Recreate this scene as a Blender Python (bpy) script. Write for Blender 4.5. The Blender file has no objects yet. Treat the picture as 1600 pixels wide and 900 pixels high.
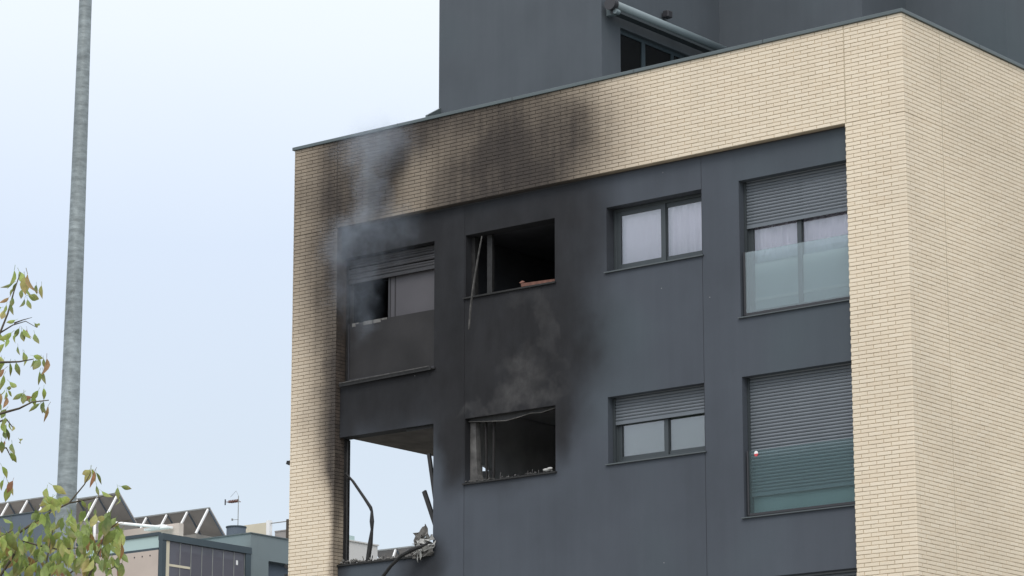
import bpy, math, random
from mathutils import Vector, Matrix
random.seed(11)
scene = bpy.context.scene
C = scene.collection

# ------------------------------------------------------------------ camera
cam_data = bpy.data.cameras.new('camera')
cam = bpy.data.objects.new('camera', cam_data); C.objects.link(cam)
cam_data.sensor_width = 36.0; cam_data.lens = 108.507
cam_data.clip_start = 0.1; cam_data.clip_end = 3000
fw = Vector((-0.60568532, 0.76221379, 0.22841942))
rt = Vector((7.82869430e-01, 6.22185962e-01, -2.89805754e-04)).normalized()
up = rt.cross(fw).normalized()
M = Matrix((rt, up, -fw)).transposed().to_4x4()
M.translation = Vector((22.17427, -36.99744, -14.14812))
cam.matrix_world = M
scene.camera = cam

# ------------------------------------------------------------------ sky and sun
SUN_EL, SUN_AZ = math.radians(52), math.radians(150)   # azimuth clockwise from +Y
world = bpy.data.worlds.new('World'); scene.world = world; world.use_nodes = True
nt = world.node_tree; nt.nodes.clear()
def wn(t, **k):
    n = nt.nodes.new(t)
    for a, b in k.items(): setattr(n, a, b)
    return n
sky = wn('ShaderNodeTexSky', sky_type='NISHITA', sun_disc=False, sun_elevation=SUN_EL, sun_rotation=SUN_AZ)
sky.air_density = 1.0; sky.dust_density = 2.0
bg1 = wn('ShaderNodeBackground'); bg1.inputs[1].default_value = 0.05
bg2 = wn('ShaderNodeBackground'); bg2.inputs[1].default_value = 1.0
tc = wn('ShaderNodeTexCoord'); sep = wn('ShaderNodeSeparateXYZ')
ramp = wn('ShaderNodeValToRGB')
noise = wn('ShaderNodeTexNoise'); noise.inputs['Scale'].default_value = 2.2; noise.inputs['Detail'].default_value = 4
noise.inputs['Roughness'].default_value = 0.45
nt.links.new(tc.outputs['Generated'], sep.inputs[0]); nt.links.new(tc.outputs['Generated'], noise.inputs['Vector'])
ma = wn('ShaderNodeMath', operation='MULTIPLY_ADD'); ma.inputs[1].default_value = 0.10; ma.inputs[2].default_value = -0.05
nt.links.new(noise.outputs[0], ma.inputs[0])
ad = wn('ShaderNodeMath', operation='ADD'); nt.links.new(ma.outputs[0], ad.inputs[0]); nt.links.new(sep.outputs[2], ad.inputs[1])
nt.links.new(ad.outputs[0], ramp.inputs[0])
cr = ramp.color_ramp
cr.elements[0].position = 0.0; cr.elements[0].color = (0.53, 0.57, 0.60, 1)
cr.elements[1].position = 1.0; cr.elements[1].color = (1.75, 1.78, 1.82, 1)
for p, c in ((0.17, (0.56, 0.60, 0.65, 1)), (0.238, (0.615, 0.665, 0.745, 1)), (0.305, (0.79, 0.82, 0.84, 1)), (0.40, (0.95, 0.96, 0.97, 1))):
    e = cr.elements.new(p); e.color = c
nt.links.new(sky.outputs[0], bg1.inputs[0]); nt.links.new(ramp.outputs[0], bg2.inputs[0])
addsh = wn('ShaderNodeAddShader'); out = wn('ShaderNodeOutputWorld')
nt.links.new(bg1.outputs[0], addsh.inputs[0]); nt.links.new(bg2.outputs[0], addsh.inputs[1]); nt.links.new(addsh.outputs[0], out.inputs[0])

sd = bpy.data.lights.new('sun', 'SUN'); sd.energy = 1.1; sd.angle = math.radians(25); sd.color = (1.0, 0.96, 0.90)
so = bpy.data.objects.new('sun', sd); C.objects.link(so)
sdir = Vector((math.sin(SUN_AZ) * math.cos(SUN_EL), math.cos(SUN_AZ) * math.cos(SUN_EL), math.sin(SUN_EL)))
so.rotation_euler = (-sdir).to_track_quat('-Z', 'Y').to_euler(); so.location = (10, -30, 30)

scene.view_settings.view_transform = 'Standard'; scene.view_settings.look = 'None'
scene.view_settings.exposure = 0.0; scene.view_settings.gamma = 1.0
scene.render.engine = 'CYCLES'
scene.cycles.volume_step_rate = 1.0
scene.cycles.transparent_max_bounces = 12

# ------------------------------------------------------------------ material helpers
class NT:
    def __init__(s, name):
        s.m = bpy.data.materials.new(name); s.m.use_nodes = True
        s.t = s.m.node_tree; s.t.nodes.clear()
        s.out = s.t.nodes.new('ShaderNodeOutputMaterial')
        s.b = s.t.nodes.new('ShaderNodeBsdfPrincipled')
        s.t.links.new(s.b.outputs[0], s.out.inputs[0])
        g = s.t.nodes.new('ShaderNodeNewGeometry'); s.geo = g; s.pos = g.outputs['Position']
    def n(s, t, **k):
        x = s.t.nodes.new(t)
        for a, b in k.items(): setattr(x, a, b)
        return x
    def l(s, a, b): s.t.links.new(a, b)
    def setin(s, sock, v):
        if hasattr(v, 'node'): s.l(v, sock)
        else: sock.default_value = v
    def math(s, op, a, b=0.0, c=None, clamp=False):
        x = s.n('ShaderNodeMath', operation=op, use_clamp=clamp)
        s.setin(x.inputs[0], a); s.setin(x.inputs[1], b)
        if c is not None: s.setin(x.inputs[2], c)
        return x.outputs[0]
    def vmath(s, op, a, b):
        x = s.n('ShaderNodeVectorMath', operation=op); s.setin(x.inputs[0], a); s.setin(x.inputs[1], b)
        return x.outputs[0] if op not in ('LENGTH', 'DISTANCE') else x.outputs['Value']
    def noise(s, scale, detail=4, rough=0.55, vec=None, color=False):
        x = s.n('ShaderNodeTexNoise'); x.inputs['Scale'].default_value = scale
        x.inputs['Detail'].default_value = detail; x.inputs['Roughness'].default_value = rough
        s.l(vec if vec is not None else s.pos, x.inputs['Vector'])
        return x.outputs[1] if color else x.outputs[0]
    def mr(s, v, a, b, c=0.0, d=1.0, smooth=False):
        x = s.n('ShaderNodeMapRange', interpolation_type='SMOOTHSTEP' if smooth else 'LINEAR')
        s.setin(x.inputs[0], v)
        for i, q in enumerate((a, b, c, d)): x.inputs[i + 1].default_value = q
        return x.outputs[0]
    def mix(s, f, a, b):
        x = s.n('ShaderNodeMix', data_type='RGBA')
        s.setin(x.inputs[0], f)
        for i, q in ((6, a), (7, b)):
            if hasattr(q, 'node'): s.l(q, x.inputs[i])
            else: x.inputs[i].default_value = (*q, 1) if len(q) == 3 else q
        return x.outputs[2]
    def mulcol(s, col, f):      # colour times a scalar socket
        x = s.n('ShaderNodeVectorMath', operation='SCALE')
        if hasattr(col, 'node'): s.l(col, x.inputs[0])
        else: x.inputs[0].default_value = col
        s.setin(x.inputs['Scale'], f)
        return x.outputs[0]
    def color(s, v):
        if hasattr(v, 'node'): s.l(v, s.b.inputs['Base Color'])
        else: s.b.inputs['Base Color'].default_value = (*v, 1)
    def rough(s, v): s.setin(s.b.inputs['Roughness'], v)
    def bump(s, h, strength=0.3, dist=0.01):
        x = s.n('ShaderNodeBump'); x.inputs['Strength'].default_value = strength; x.inputs['Distance'].default_value = dist
        s.l(h, x.inputs['Height']); s.l(x.outputs[0], s.b.inputs['Normal'])
    def blobs(s, blist, warp=0.55, wscale=0.9, seed=0.0, edge=(1.25, 0.45)):
        """union of soft stains given as (x, z, rx, rz, strength) in metres on the facade, tilt optional"""
        sh = s.vmath('ADD', s.pos, (seed, seed * 2, seed))
        nz = s.noise(wscale, 3, 0.55, sh, color=True)
        d = s.vmath('SUBTRACT', nz, (0.5, 0.5, 0.5))
        d = s.vmath('MULTIPLY', d, (warp * 2, 0, warp * 2))
        P = s.vmath('ADD', s.pos, d)
        keep = None
        for bl in blist:
            x, z, rx, rz, st = bl[:5]; tilt = bl[5] if len(bl) > 5 else 0
            m = s.n('ShaderNodeMapping', vector_type='TEXTURE')
            m.inputs['Location'].default_value = (x, 0, z); m.inputs['Rotation'].default_value = (0, math.radians(tilt), 0)
            m.inputs['Scale'].default_value = (rx, 1e4, rz)
            s.l(P, m.inputs[0])
            g = s.mr(s.vmath('LENGTH', m.outputs[0], (0, 0, 0)), edge[0], edge[1], 0, st, True)
            k = s.math('SUBTRACT', 1.0, g)
            keep = k if keep is None else s.math('MULTIPLY', keep, k)
        return s.math('SUBTRACT', 1.0, keep)

MAT = {}
def simple(name, col, rough=0.6, metal=0.0, var=0.12, scale=3.0, bump=0.0):
    a = NT(name); nz = a.noise(scale, 5)
    f = a.mr(nz, 0.25, 0.75, 1 - var, 1 + var)
    a.color(a.mulcol(col, f)); a.rough(rough); a.b.inputs['Metallic'].default_value = metal
    if bump: a.bump(a.noise(scale * 12, 3), bump)
    MAT[name] = a.m
    return a

SOOT_BRICK = [(-7.45, -0.85, 1.5, 1.15, .90), (-7.6, -1.5, 1.7, .55, .85), (-6.2, -0.75, 1.15, 1.1, .64), (-5.6, -1.0, 1.3, 1.1, .22),
              (-9.4, -0.6, 3.8, 2.8, .50), (-9.75, -0.5, 0.34, 1.0, .75, 18), (-9.3, -0.25, 0.7, .45, .55), (-8.7, 0.05, 2.2, 0.40, .62), (-10.4, -0.5, 0.85, 1.5, .52),
              (-10.95, -0.9, 0.30, 1.5, .4), (-11.4, -1.6, 1.2, 3.4, .36), (-10.95, -3.0, 0.62, 3.0, .70), (-10.96, -4.5, 0.28, 1.5, .72),
              (-10.90, -5.8, 0.14, 2.2, .75)]
def brick_material(name, island):
    a = NT(name)
    if island: r = a.geo.outputs['Random Per Island']
    else:
        oi = a.n('ShaderNodeObjectInfo'); r = oi.outputs['Random']
    base = a.mix(r, (0.735, 0.635, 0.49), (0.78, 0.685, 0.54))
    r2 = a.math('FRACT', a.math('MULTIPLY', r, 17.31))
    base = a.mix(a.mr(r2, 0.85, 1.0, 0, 0.25), base, (0.69, 0.57, 0.42))
    base = a.mulcol(base, a.mr(a.noise(60, 4), 0.3, 0.7, 0.95, 1.04))
    base = a.mulcol(base, a.mr(a.noise(0.45, 3), 0.3, 0.7, 0.93, 1.05))
    s = a.blobs(SOOT_BRICK, 0.34, 0.7, 0.0, (1.45, 0.0))
    fine = a.mr(a.noise(1.3, 5, 0.55), 0.3, 0.72, 0.86, 1.12)
    sv = a.vmath('MULTIPLY', a.pos, (7, 7, 0.7))
    streak = a.mr(a.noise(1, 3, 0.5, sv), 0.3, 0.7, 0.93, 1.07)
    s = a.math('MULTIPLY', a.math('MULTIPLY', s, fine), streak, clamp=True)
    s = a.math('SUBTRACT', 1.0, a.math('POWER', a.math('SUBTRACT', 1.0, s, clamp=True), 1.9))
    base = a.mix(s, base, a.mix(s, (0.27, 0.19, 0.13), (0.048, 0.040, 0.035)))
    a.color(base); a.rough(0.78); a.b.inputs['Specular IOR Level'].default_value = 0.3
    a.bump(a.noise(90, 3), 0.15, 0.004)
    MAT[name] = a.m
brick_material('brick_piece', False); brick_material('brick_joined', True)
a = NT('mortar'); s = a.blobs(SOOT_BRICK, 0.34, 0.7, 0.0, (1.45, 0.0)); s = a.math('SUBTRACT', 1.0, a.math('POWER', a.math('SUBTRACT', 1.0, s, clamp=True), 2.2))
base = a.mulcol((0.48, 0.395, 0.28), a.mr(a.noise(4, 4), 0.3, 0.7, 0.85, 1.15))
a.color(a.mix(s, base, (0.045, 0.038, 0.033))); a.rough(0.9); MAT['mortar'] = a.m
for nm, ax in (('far_brick_front', 0), ('far_brick_side', 1)):
    a = NT(nm); sp = a.n('ShaderNodeSeparateXYZ'); a.l(a.pos, sp.inputs[0])
    cb = a.n('ShaderNodeCombineXYZ'); a.l(sp.outputs[ax], cb.inputs[0]); a.l(sp.outputs[2], cb.inputs[1])
    bt = a.n('ShaderNodeTexBrick'); bt.inputs['Scale'].default_value = 1.0; bt.inputs['Brick Width'].default_value = 0.25
    bt.inputs['Row Height'].default_value = 0.06; bt.inputs['Mortar Size'].default_value = 0.005
    bt.inputs['Color1'].default_value = (0.68, 0.59, 0.44, 1); bt.inputs['Color2'].default_value = (0.76, 0.68, 0.53, 1)
    bt.inputs['Mortar'].default_value = (0.3, 0.245, 0.17, 1)
    a.l(cb.outputs[0], bt.inputs['Vector']); a.color(bt.outputs[0]); a.rough(0.8); MAT[nm] = a.m

SOOT_WALL = [(-7.35, -4.0, 1.9, 1.6, .97), (-7.2, -2.3, 1.8, 1.3, .85), (-7.5, -5.2, 1.35, 1.0, .95), (-9.9, -2.6, 2.3, 2.2, .93),
             (-10.0, -4.5, 1.7, 0.9, .9), (-8.5, -4.2, .8, 1.2, .85), (-6.35, -4.1, 0.65, 1.5, .75, -8), (-8.48, -5.4, .36, .95, .95), (-6.30, -5.2, .24, .6, .85),
             (-9.1, -7.3, .5, .5, .6), (-10.8, -6, .3, 1.6, .8), (-6.1, -2.2, .9, 1.3, .45), (-8.6, -1.7, .8, .5, .5)]
ASH_WALL = [(-6.95, -4.80, 0.75, 0.20, .62), (-7.2, -4.5, 0.35, 0.5, .5, 20), (-6.95, -4.3, 0.3, 0.4, .3), (-6.65, -3.7, 0.16, 0.8, .32, -22), (-7.0, -3.2, .5, .15, .2), (-8.0, -4.85, .5, .12, .4),
            (-9.6, -3.6, .6, .3, .2)]
def render_material(name, soot, clean=(0.073, 0.084, 0.101)):
    a = NT(name)
    base = a.mulcol(clean, a.mr(a.noise(0.7, 5), 0.3, 0.7, 0.90, 1.10))
    sv = a.vmath('MULTIPLY', a.pos, (5, 5, 0.35))
    base = a.mulcol(base, a.mr(a.noise(1, 4, 0.6, sv), 0.3, 0.7, 0.955, 1.045))
    base = a.mix(a.mr(a.noise(0.35, 2), 0.52, 0.75, 0, 0.5), base, (0.07, 0.095, 0.105))
    base = a.mulcol(base, a.mr(a.noise(140, 2), 0.3, 0.7, 0.93, 1.07))
    if soot:
        s = a.blobs(SOOT_WALL, 0.36, 0.9, 3.0, (1.3, 0.25))
        s = a.math('MULTIPLY', s, a.mr(a.noise(2.5, 6, 0.6), 0.3, 0.72, 0.88, 1.1), clamp=True)
        base = a.mix(a.math('SUBTRACT', 1.0, a.math('POWER', a.math('SUBTRACT', 1.0, s, clamp=True), 1.5)), base, a.mulcol((0.0185, 0.0188, 0.0208), a.mr(a.noise(1, 5, 0.6, a.vmath('MULTIPLY', a.pos, (2.2, 2.2, .8))), 0.3, 0.7, 0.72, 1.35)))
        h = a.blobs(ASH_WALL, 0.45, 2.2, 7.0)
        h = a.math('MULTIPLY', h, a.mr(a.noise(4, 6, 0.65), 0.35, 0.68, 0.35, 1.15), clamp=True)
        base = a.mix(h, base, (0.072, 0.071, 0.071))
        # small chips in the paint
        v = a.n('ShaderNodeTexVoronoi'); v.inputs['Scale'].default_value = 1.3; a.l(a.pos, v.inputs['Vector'])
        base = a.mix(a.mr(v.outputs['Distance'], 0.012, 0.007, 0, 0.8), base, (0.4, 0.4, 0.4))
    a.color(base); a.rough(0.85); a.b.inputs['Specular IOR Level'].default_value = 0.25
    a.bump(a.noise(160, 3), 0.25, 0.004)
    MAT[name] = a.m
render_material('dark_render', True); render_material('plain_render', False, (0.091, 0.105, 0.120))
simple('sealant', (0.50, 0.43, 0.31), 0.8, 0, 0.05)
simple('coping_metal', (0.11, 0.135, 0.14), 0.45, 0.3, 0.1, 1.5)
simple('char', (0.018, 0.017, 0.017), 0.9, 0, 0.4, 6, 0.4)
simple('charred_metal', (0.03, 0.03, 0.03), 0.6, 0.3, 0.35, 14, 0.2)
simple('ash', (0.16, 0.155, 0.145), 0.95, 0, 0.55, 9, 0.5)
simple('scorched_plaster', (0.105, 0.103, 0.10), 0.95, 0, 0.55, 7, 0.4)
simple('dark_ash', (0.09, 0.088, 0.085), 0.95, 0, 0.6, 12, 0.5)
simple('pale_scrap', (0.42, 0.42, 0.40), 0.8, 0, 0.45, 12, 0.4)
simple('rust', (0.16, 0.075, 0.055), 0.85, 0, 0.3, 15, 0.3)
simple('frame_metal', (0.055, 0.066, 0.072), 0.42, 0.2, 0.07, 4)
simple('sill_metal', (0.10, 0.115, 0.12), 0.4, 0.3, 0.08, 4)
simple('slat_metal', (0.145, 0.165, 0.185), 0.38, 0.1, 0.06, 2.5)
simple('sooty_slat', (0.048, 0.048, 0.052), 0.6, 0.1, 0.25, 2.5)
simple('sooty_panel', (0.085, 0.08, 0.088), 0.5, 0, 0.10, 1.5)
simple('sooty_glass', (0.019, 0.018, 0.019), 0.75, 0, 0.5, 1.6)
simple('curtain_cloth', (0.86, 0.83, 0.91), 0.9, 0, 0.05, 3)
simple('scorched_brick', (0.065, 0.050, 0.040), 0.9, 0, 0.5, 5, 0.2)
simple('dim_panel', (0.20, 0.25, 0.26), 0.5, 0, 0.05, 2)
simple('green_blind', (0.235, 0.30, 0.26), 0.8, 0, 0.06, 3)
simple('teal_panel', (0.46, 0.52, 0.535), 0.4, 0, 0.04, 2)
simple('white_rail', (0.62, 0.66, 0.67), 0.4, 0, 0.04, 2)
simple('charred_ceiling', (0.085, 0.08, 0.078), 0.95, 0, 0.45, 2.5)
simple('charred_room', (0.05, 0.054, 0.062), 0.95, 0, 0.4, 1.5)
simple('plaster_room', (0.38, 0.385, 0.39), 0.95, 0, 0.25, 2)
simple('asphalt', (0.05, 0.05, 0.052), 0.9, 0, 0.2, 3, 0.3)
simple('paving', (0.24, 0.23, 0.21), 0.85, 0, 0.15, 2, 0.2)
simple('kerb_stone', (0.33, 0.32, 0.30), 0.85, 0, 0.1, 3)
simple('earth', (0.13, 0.12, 0.085), 0.95, 0, 0.3, 0.3)
simple('awning_cloth', (0.19, 0.235, 0.25), 0.45, 0, 0.06, 3)
simple('dark_plastic', (0.035, 0.035, 0.04), 0.5, 0, 0.1, 3)
simple('teal_render', (0.175, 0.215, 0.225), 0.8, 0, 0.08, 1)
simple('blue_grey_render', (0.115, 0.145, 0.18), 0.8, 0, 0.08, 1)
simple('beige_wall', (0.50, 0.43, 0.38), 0.85, 0, 0.08, 1)
simple('pale_wall', (0.56, 0.555, 0.54), 0.85, 0, 0.04, 1)
simple('cream_post', (0.62, 0.57, 0.44), 0.7, 0, 0.05, 1)
simple('teal_frame', (0.05, 0.072, 0.085), 0.45, 0.2, 0.1, 1)
simple('mint_panel', (0.42, 0.55, 0.54), 0.5, 0, 0.05, 1)
simple('white_paint', (0.85, 0.85, 0.84), 0.5, 0, 0.04, 1)
simple('solar_back', (0.36, 0.335, 0.315), 0.55, 0.1, 0.18, 1.2)
simple('panel_edge', (0.30, 0.31, 0.30), 0.5, 0.4, 0.25, 3)
simple('red_plastic', (0.55, 0.06, 0.07), 0.5)
simple('wire', (0.045, 0.04, 0.038), 0.6)
a = NT('galvanised')
v = a.vmath('MULTIPLY', a.pos, (3.5, 3.5, 17)); v2 = a.vmath('MULTIPLY', a.pos, (20, 20, 2))
n1 = a.mr(a.noise(1.6, 6, 0.7, v), 0.3, 0.7, 0.66, 1.32); n2 = a.mr(a.noise(1.2, 3, 0.5), 0.3, 0.7, 0.82, 1.15)
vo = a.n('ShaderNodeTexVoronoi'); vo.inputs['Scale'].default_value = 22; a.l(a.pos, vo.inputs['Vector'])
a.color(a.mulcol((0.25, 0.285, 0.29), a.math('MULTIPLY', a.math('MULTIPLY', n1, n2), a.mr(vo.outputs['Distance'], 0, 0.8, 0.88, 1.12))))
a.rough(0.55); a.b.inputs['Metallic'].default_value = 0.35; a.bump(a.noise(1.6, 5, 0.7, v), 0.3, 0.01); MAT['galvanised'] = a.m

def glass(name, tint, milk, milkcol, rough=0.02, refl=0.5):
    a = NT(name); a.t.nodes.remove(a.b)
    tr = a.n('ShaderNodeBsdfTransparent'); tr.inputs[0].default_value = (*tint, 1)
    df = a.n('ShaderNodeBsdfDiffuse'); df.inputs[0].default_value = (*milkcol, 1)
    tl = a.n('ShaderNodeBsdfTranslucent'); tl.inputs[0].default_value = (*milkcol, 1)
    gl = a.n('ShaderNodeBsdfGlossy'); gl.inputs['Roughness'].default_value = rough
    ad = a.n('ShaderNodeMixShader'); ad.inputs[0].default_value = 0.35; a.l(df.outputs[0], ad.inputs[1]); a.l(tl.outputs[0], ad.inputs[2])
    m1 = a.n('ShaderNodeMixShader'); m1.inputs[0].default_value = milk; a.l(tr.outputs[0], m1.inputs[1]); a.l(ad.outputs[0], m1.inputs[2])
    fr = a.n('ShaderNodeFresnel'); fr.inputs[0].default_value = 1.5
    m2 = a.n('ShaderNodeMixShader'); a.l(a.math('MULTIPLY', fr.outputs[0], refl * 2), m2.inputs[0])
    a.l(m1.outputs[0], m2.inputs[1]); a.l(gl.outputs[0], m2.inputs[2]); a.l(m2.outputs[0], a.out.inputs[0])
    MAT[name] = a.m
glass('window_glass', (0.99, 0.99, 1.0), 0.0, (0.5, 0.5, 0.5), refl=1.3)
glass('balustrade_glass', (0.82, 0.90, 0.90), 0.06, (0.42, 0.54, 0.54), refl=.18)
glass('frosted_balustrade', (0.88, 0.95, 0.95), 0.28, (0.66, 0.76, 0.80), refl=.5)
glass('veranda_glass', (0.72, 0.72, 0.78), 0.55, (0.30, 0.30, 0.36))
glass('dark_glass', (0.25, 0.28, 0.28), 0.1, (0.1, 0.1, 0.1))

# leaves
a = NT('leaf'); oi = a.n('ShaderNodeObjectInfo')
sepc = a.n('ShaderNodeSeparateColor'); a.l(oi.outputs['Color'], sepc.inputs[0])
tone = sepc.outputs[0]
lr = a.n('ShaderNodeValToRGB'); a.l(a.math('ADD', tone, a.math('MULTIPLY', a.math('SUBTRACT', oi.outputs['Random'], 0.5), 0.22)), lr.inputs[0])
isl = a.geo.outputs['Random Per Island']; a.l(a.math('ADD', a.math('ADD', tone, a.math('MULTIPLY', a.math('SUBTRACT', oi.outputs['Random'], 0.5), 0.22)), a.math('MULTIPLY', a.math('SUBTRACT', isl, 0.5), 0.4)), lr.inputs[0])
ce = lr.color_ramp; ce.elements[0].position = 0; ce.elements[0].color = (0.11, 0.165, 0.05, 1)
ce.elements[1].position = 1; ce.elements[1].color = (0.30, 0.13, 0.07, 1)
for p, c in ((0.3, (0.23, 0.30, 0.08, 1)), (0.55, (0.33, 0.44, 0.10, 1)), (0.72, (0.40, 0.41, 0.13, 1)), (0.85, (0.30, 0.20, 0.07, 1))):
    e = ce.elements.new(p); e.color = c
tcn = a.n('ShaderNodeTexCoord'); so_ = a.n('ShaderNodeSeparateXYZ'); a.l(tcn.outputs['Object'], so_.inputs[0])
tipn = a.mr(a.math('ADD', so_.outputs[2], a.math('MULTIPLY', a.noise(25, 3), 0.5)), 0.0, -0.85, 0, 0.55)
lc = a.mix(tipn, lr.outputs[0], (0.26, 0.13, 0.05))
lc = a.mulcol(lc, a.mr(a.noise(40, 3), 0.3, 0.7, 0.8, 1.2))
a.color(lc); a.rough(0.5)
tl = a.n('ShaderNodeBsdfTranslucent'); a.l(lc, tl.inputs[0])
mx = a.n('ShaderNodeMixShader'); mx.inputs[0].default_value = 0.35; a.l(a.b.outputs[0], mx.inputs[1]); a.l(tl.outputs[0], mx.inputs[2]); a.l(mx.outputs[0], a.out.inputs[0])
MAT['leaf'] = a.m
simple('bark', (0.075, 0.06, 0.045), 0.9, 0, 0.25, 12, 0.4)
simple('twig', (0.09, 0.075, 0.05), 0.85, 0, 0.25, 12)

# ------------------------------------------------------------------ mesh helpers
class MB:
    def __init__(s): s.v = []; s.f = []
    def box(s, x0, x1, y0, y1, z0, z1):
        b = len(s.v)
        s.v += [(x0, y0, z0), (x1, y0, z0), (x1, y1, z0), (x0, y1, z0), (x0, y0, z1), (x1, y0, z1), (x1, y1, z1), (x0, y1, z1)]
        s.f += [tuple(b + i for i in q) for q in ((0, 3, 2, 1), (4, 5, 6, 7), (0, 1, 5, 4), (1, 2, 6, 5), (2, 3, 7, 6), (3, 0, 4, 7))]
        return s
    def prism(s, poly, axis, a0, a1):
        """poly = 2-D outline, extruded along axis (0,1,2) from a0 to a1"""
        b = len(s.v); n = len(poly)
        def P(p, q): return {0: (q, p[0], p[1]), 1: (p[0], q, p[1]), 2: (p[0], p[1], q)}[axis]
        s.v += [P(p, a0) for p in poly] + [P(p, a1) for p in poly]
        s.f.append(tuple(b + i for i in range(n))); s.f.append(tuple(b + n + n - 1 - i for i in range(n)))
        for i in range(n):
            j = (i + 1) % n; s.f.append((b + i, b + n + i, b + n + j, b + j))
        return s
    def tube(s, pts, rad, n=8, flat=1.0):
        pts = [Vector(p) for p in pts]; R = rad if isinstance(rad, (list, tuple)) else [rad] * len(pts)
        b = len(s.v); ref = Vector((0.13, 0.31, 0.94))
        for i, p in enumerate(pts):
            t = (pts[min(i + 1, len(pts) - 1)] - pts[max(i - 1, 0)]).normalized()
            u = t.cross(ref if abs(t.dot(ref)) < .95 else Vector((1, 0, 0))).normalized(); w = t.cross(u)
            for k in range(n):
                an = 2 * math.pi * k / n
                s.v.append(tuple(p + u * math.cos(an) * R[i] + w * math.sin(an) * R[i] * flat))
        for i in range(len(pts) - 1):
            for k in range(n):
                k2 = (k + 1) % n; s.f.append((b + i * n + k, b + i * n + k2, b + (i + 1) * n + k2, b + (i + 1) * n + k))
        s.f.append(tuple(b + n - 1 - k for k in range(n))); e = b + (len(pts) - 1) * n; s.f.append(tuple(e + k for k in range(n)))
        return s
    def bar(s, p, q, w, h):
        """rectangular bar between two points"""
        p, q = Vector(p), Vector(q); t = (q - p).normalized(); u = t.cross(Vector((0, 1, 0.01))).normalized() * w / 2; w_ = t.cross(u).normalized() * h / 2
        b = len(s.v)
        for o in (p, q):
            for a1, a2 in ((-1, -1), (1, -1), (1, 1), (-1, 1)): s.v.append(tuple(o + u * a1 + w_ * a2))
        s.f += [tuple(b + i for i in q_) for q_ in ((0, 3, 2, 1), (4, 5, 6, 7), (0, 1, 5, 4), (1, 2, 6, 5), (2, 3, 7, 6), (3, 0, 4, 7))]
        return s
    def chunk(s, c, r, rnd):
        b = len(s.v); n = 6
        s.v.append((c[0] + rnd.uniform(-.3, .3) * r[0], c[1], c[2] + r[2]))
        for k in range(n):
            an = 2 * math.pi * k / n + rnd.uniform(-.35, .35); q = rnd.uniform(.6, 1.15)
            s.v.append((c[0] + math.cos(an) * r[0] * q, c[1] + math.sin(an) * r[1] * q, c[2] + rnd.uniform(-.35, .45) * r[2]))
        s.v.append((c[0], c[1], c[2] - r[2]))
        for k in range(n):
            k2 = (k + 1) % n; s.f.append((b, b + 1 + k, b + 1 + k2)); s.f.append((b + n + 1, b + 1 + k2, b + 1 + k))
        return s
    def mesh(s, name, mat, smooth=False):
        me = bpy.data.meshes.new(name); me.from_pydata(s.v, [], s.f); me.materials.append(MAT[mat])
        if smooth: me.polygons.foreach_set('use_smooth', [True] * len(me.polygons))
        me.update(); return me
    def obj(s, name, mat, parent=None, smooth=False, **props):
        return place(name, s.mesh(name, mat, smooth), parent, **props)
def place(name, me, parent=None, loc=(0, 0, 0), rot=None, **props):
    o = bpy.data.objects.new(name, me); C.objects.link(o); o.location = loc
    if rot is not None: o.rotation_euler = rot
    if parent is not None: o.parent = parent
    for k, v in props.items(): o[k] = v
    return o
def bevel(o, w, seg=2):
    m = o.modifiers.new('bevel', 'BEVEL'); m.width = w; m.segments = seg; m.limit_method = 'ANGLE'; m.angle_limit = math.radians(40)
    return o
GZ = -15.75

def root(name, label, cat, loc, rz=0.0, group=None):
    o = bpy.data.objects.new(name, None); C.objects.link(o); o.location = loc; o.rotation_euler = (0, 0, rz)
    o.empty_display_size = 0.3; o['label'] = label; o['category'] = cat
    if group: o['group'] = group
    return o
def under(parent, o):
    """attach o (built in world coordinates) to an Empty without moving it"""
    o.parent = parent
    o.matrix_parent_inverse = (Matrix.Translation(parent.location) @ parent.rotation_euler.to_matrix().to_4x4()).inverted()
    return o

# ================================================================== setting
MB().box(-700, 700, -300, 1400, GZ - 0.4, GZ - 0.12).obj('ground', 'earth', kind='structure')
MB().box(-160, 120, -60, -24.2, GZ - 0.119, GZ - 0.10).obj('road', 'asphalt', kind='structure')
MB().box(-160, 120, -24.0, 1.0, GZ - 0.119, GZ).obj('pavement', 'paving', kind='structure')
kb = MB()
for i in range(140): kb.box(-160 + i * 2, -160 + i * 2 + 1.99, -24.2, -24.003, GZ - 0.119, GZ + 0.003)
kb.obj('kerb', 'kerb_stone', kind='structure')

# ================================================================== the burnt apartment building
W = -11.908; OL = -10.92; OR = -1.007; ZT = -1.5; BH = 0.06; BL = 0.25; D = 12.0
B = root('apartment_building', 'pale brick apartment block with a dark grey panel, burnt out and sooty on its left', 'building', (-5.95, 0, GZ))
def bp(o): return under(B, o)
ZB = -9.6      # bricks are laid one by one down to here

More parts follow.
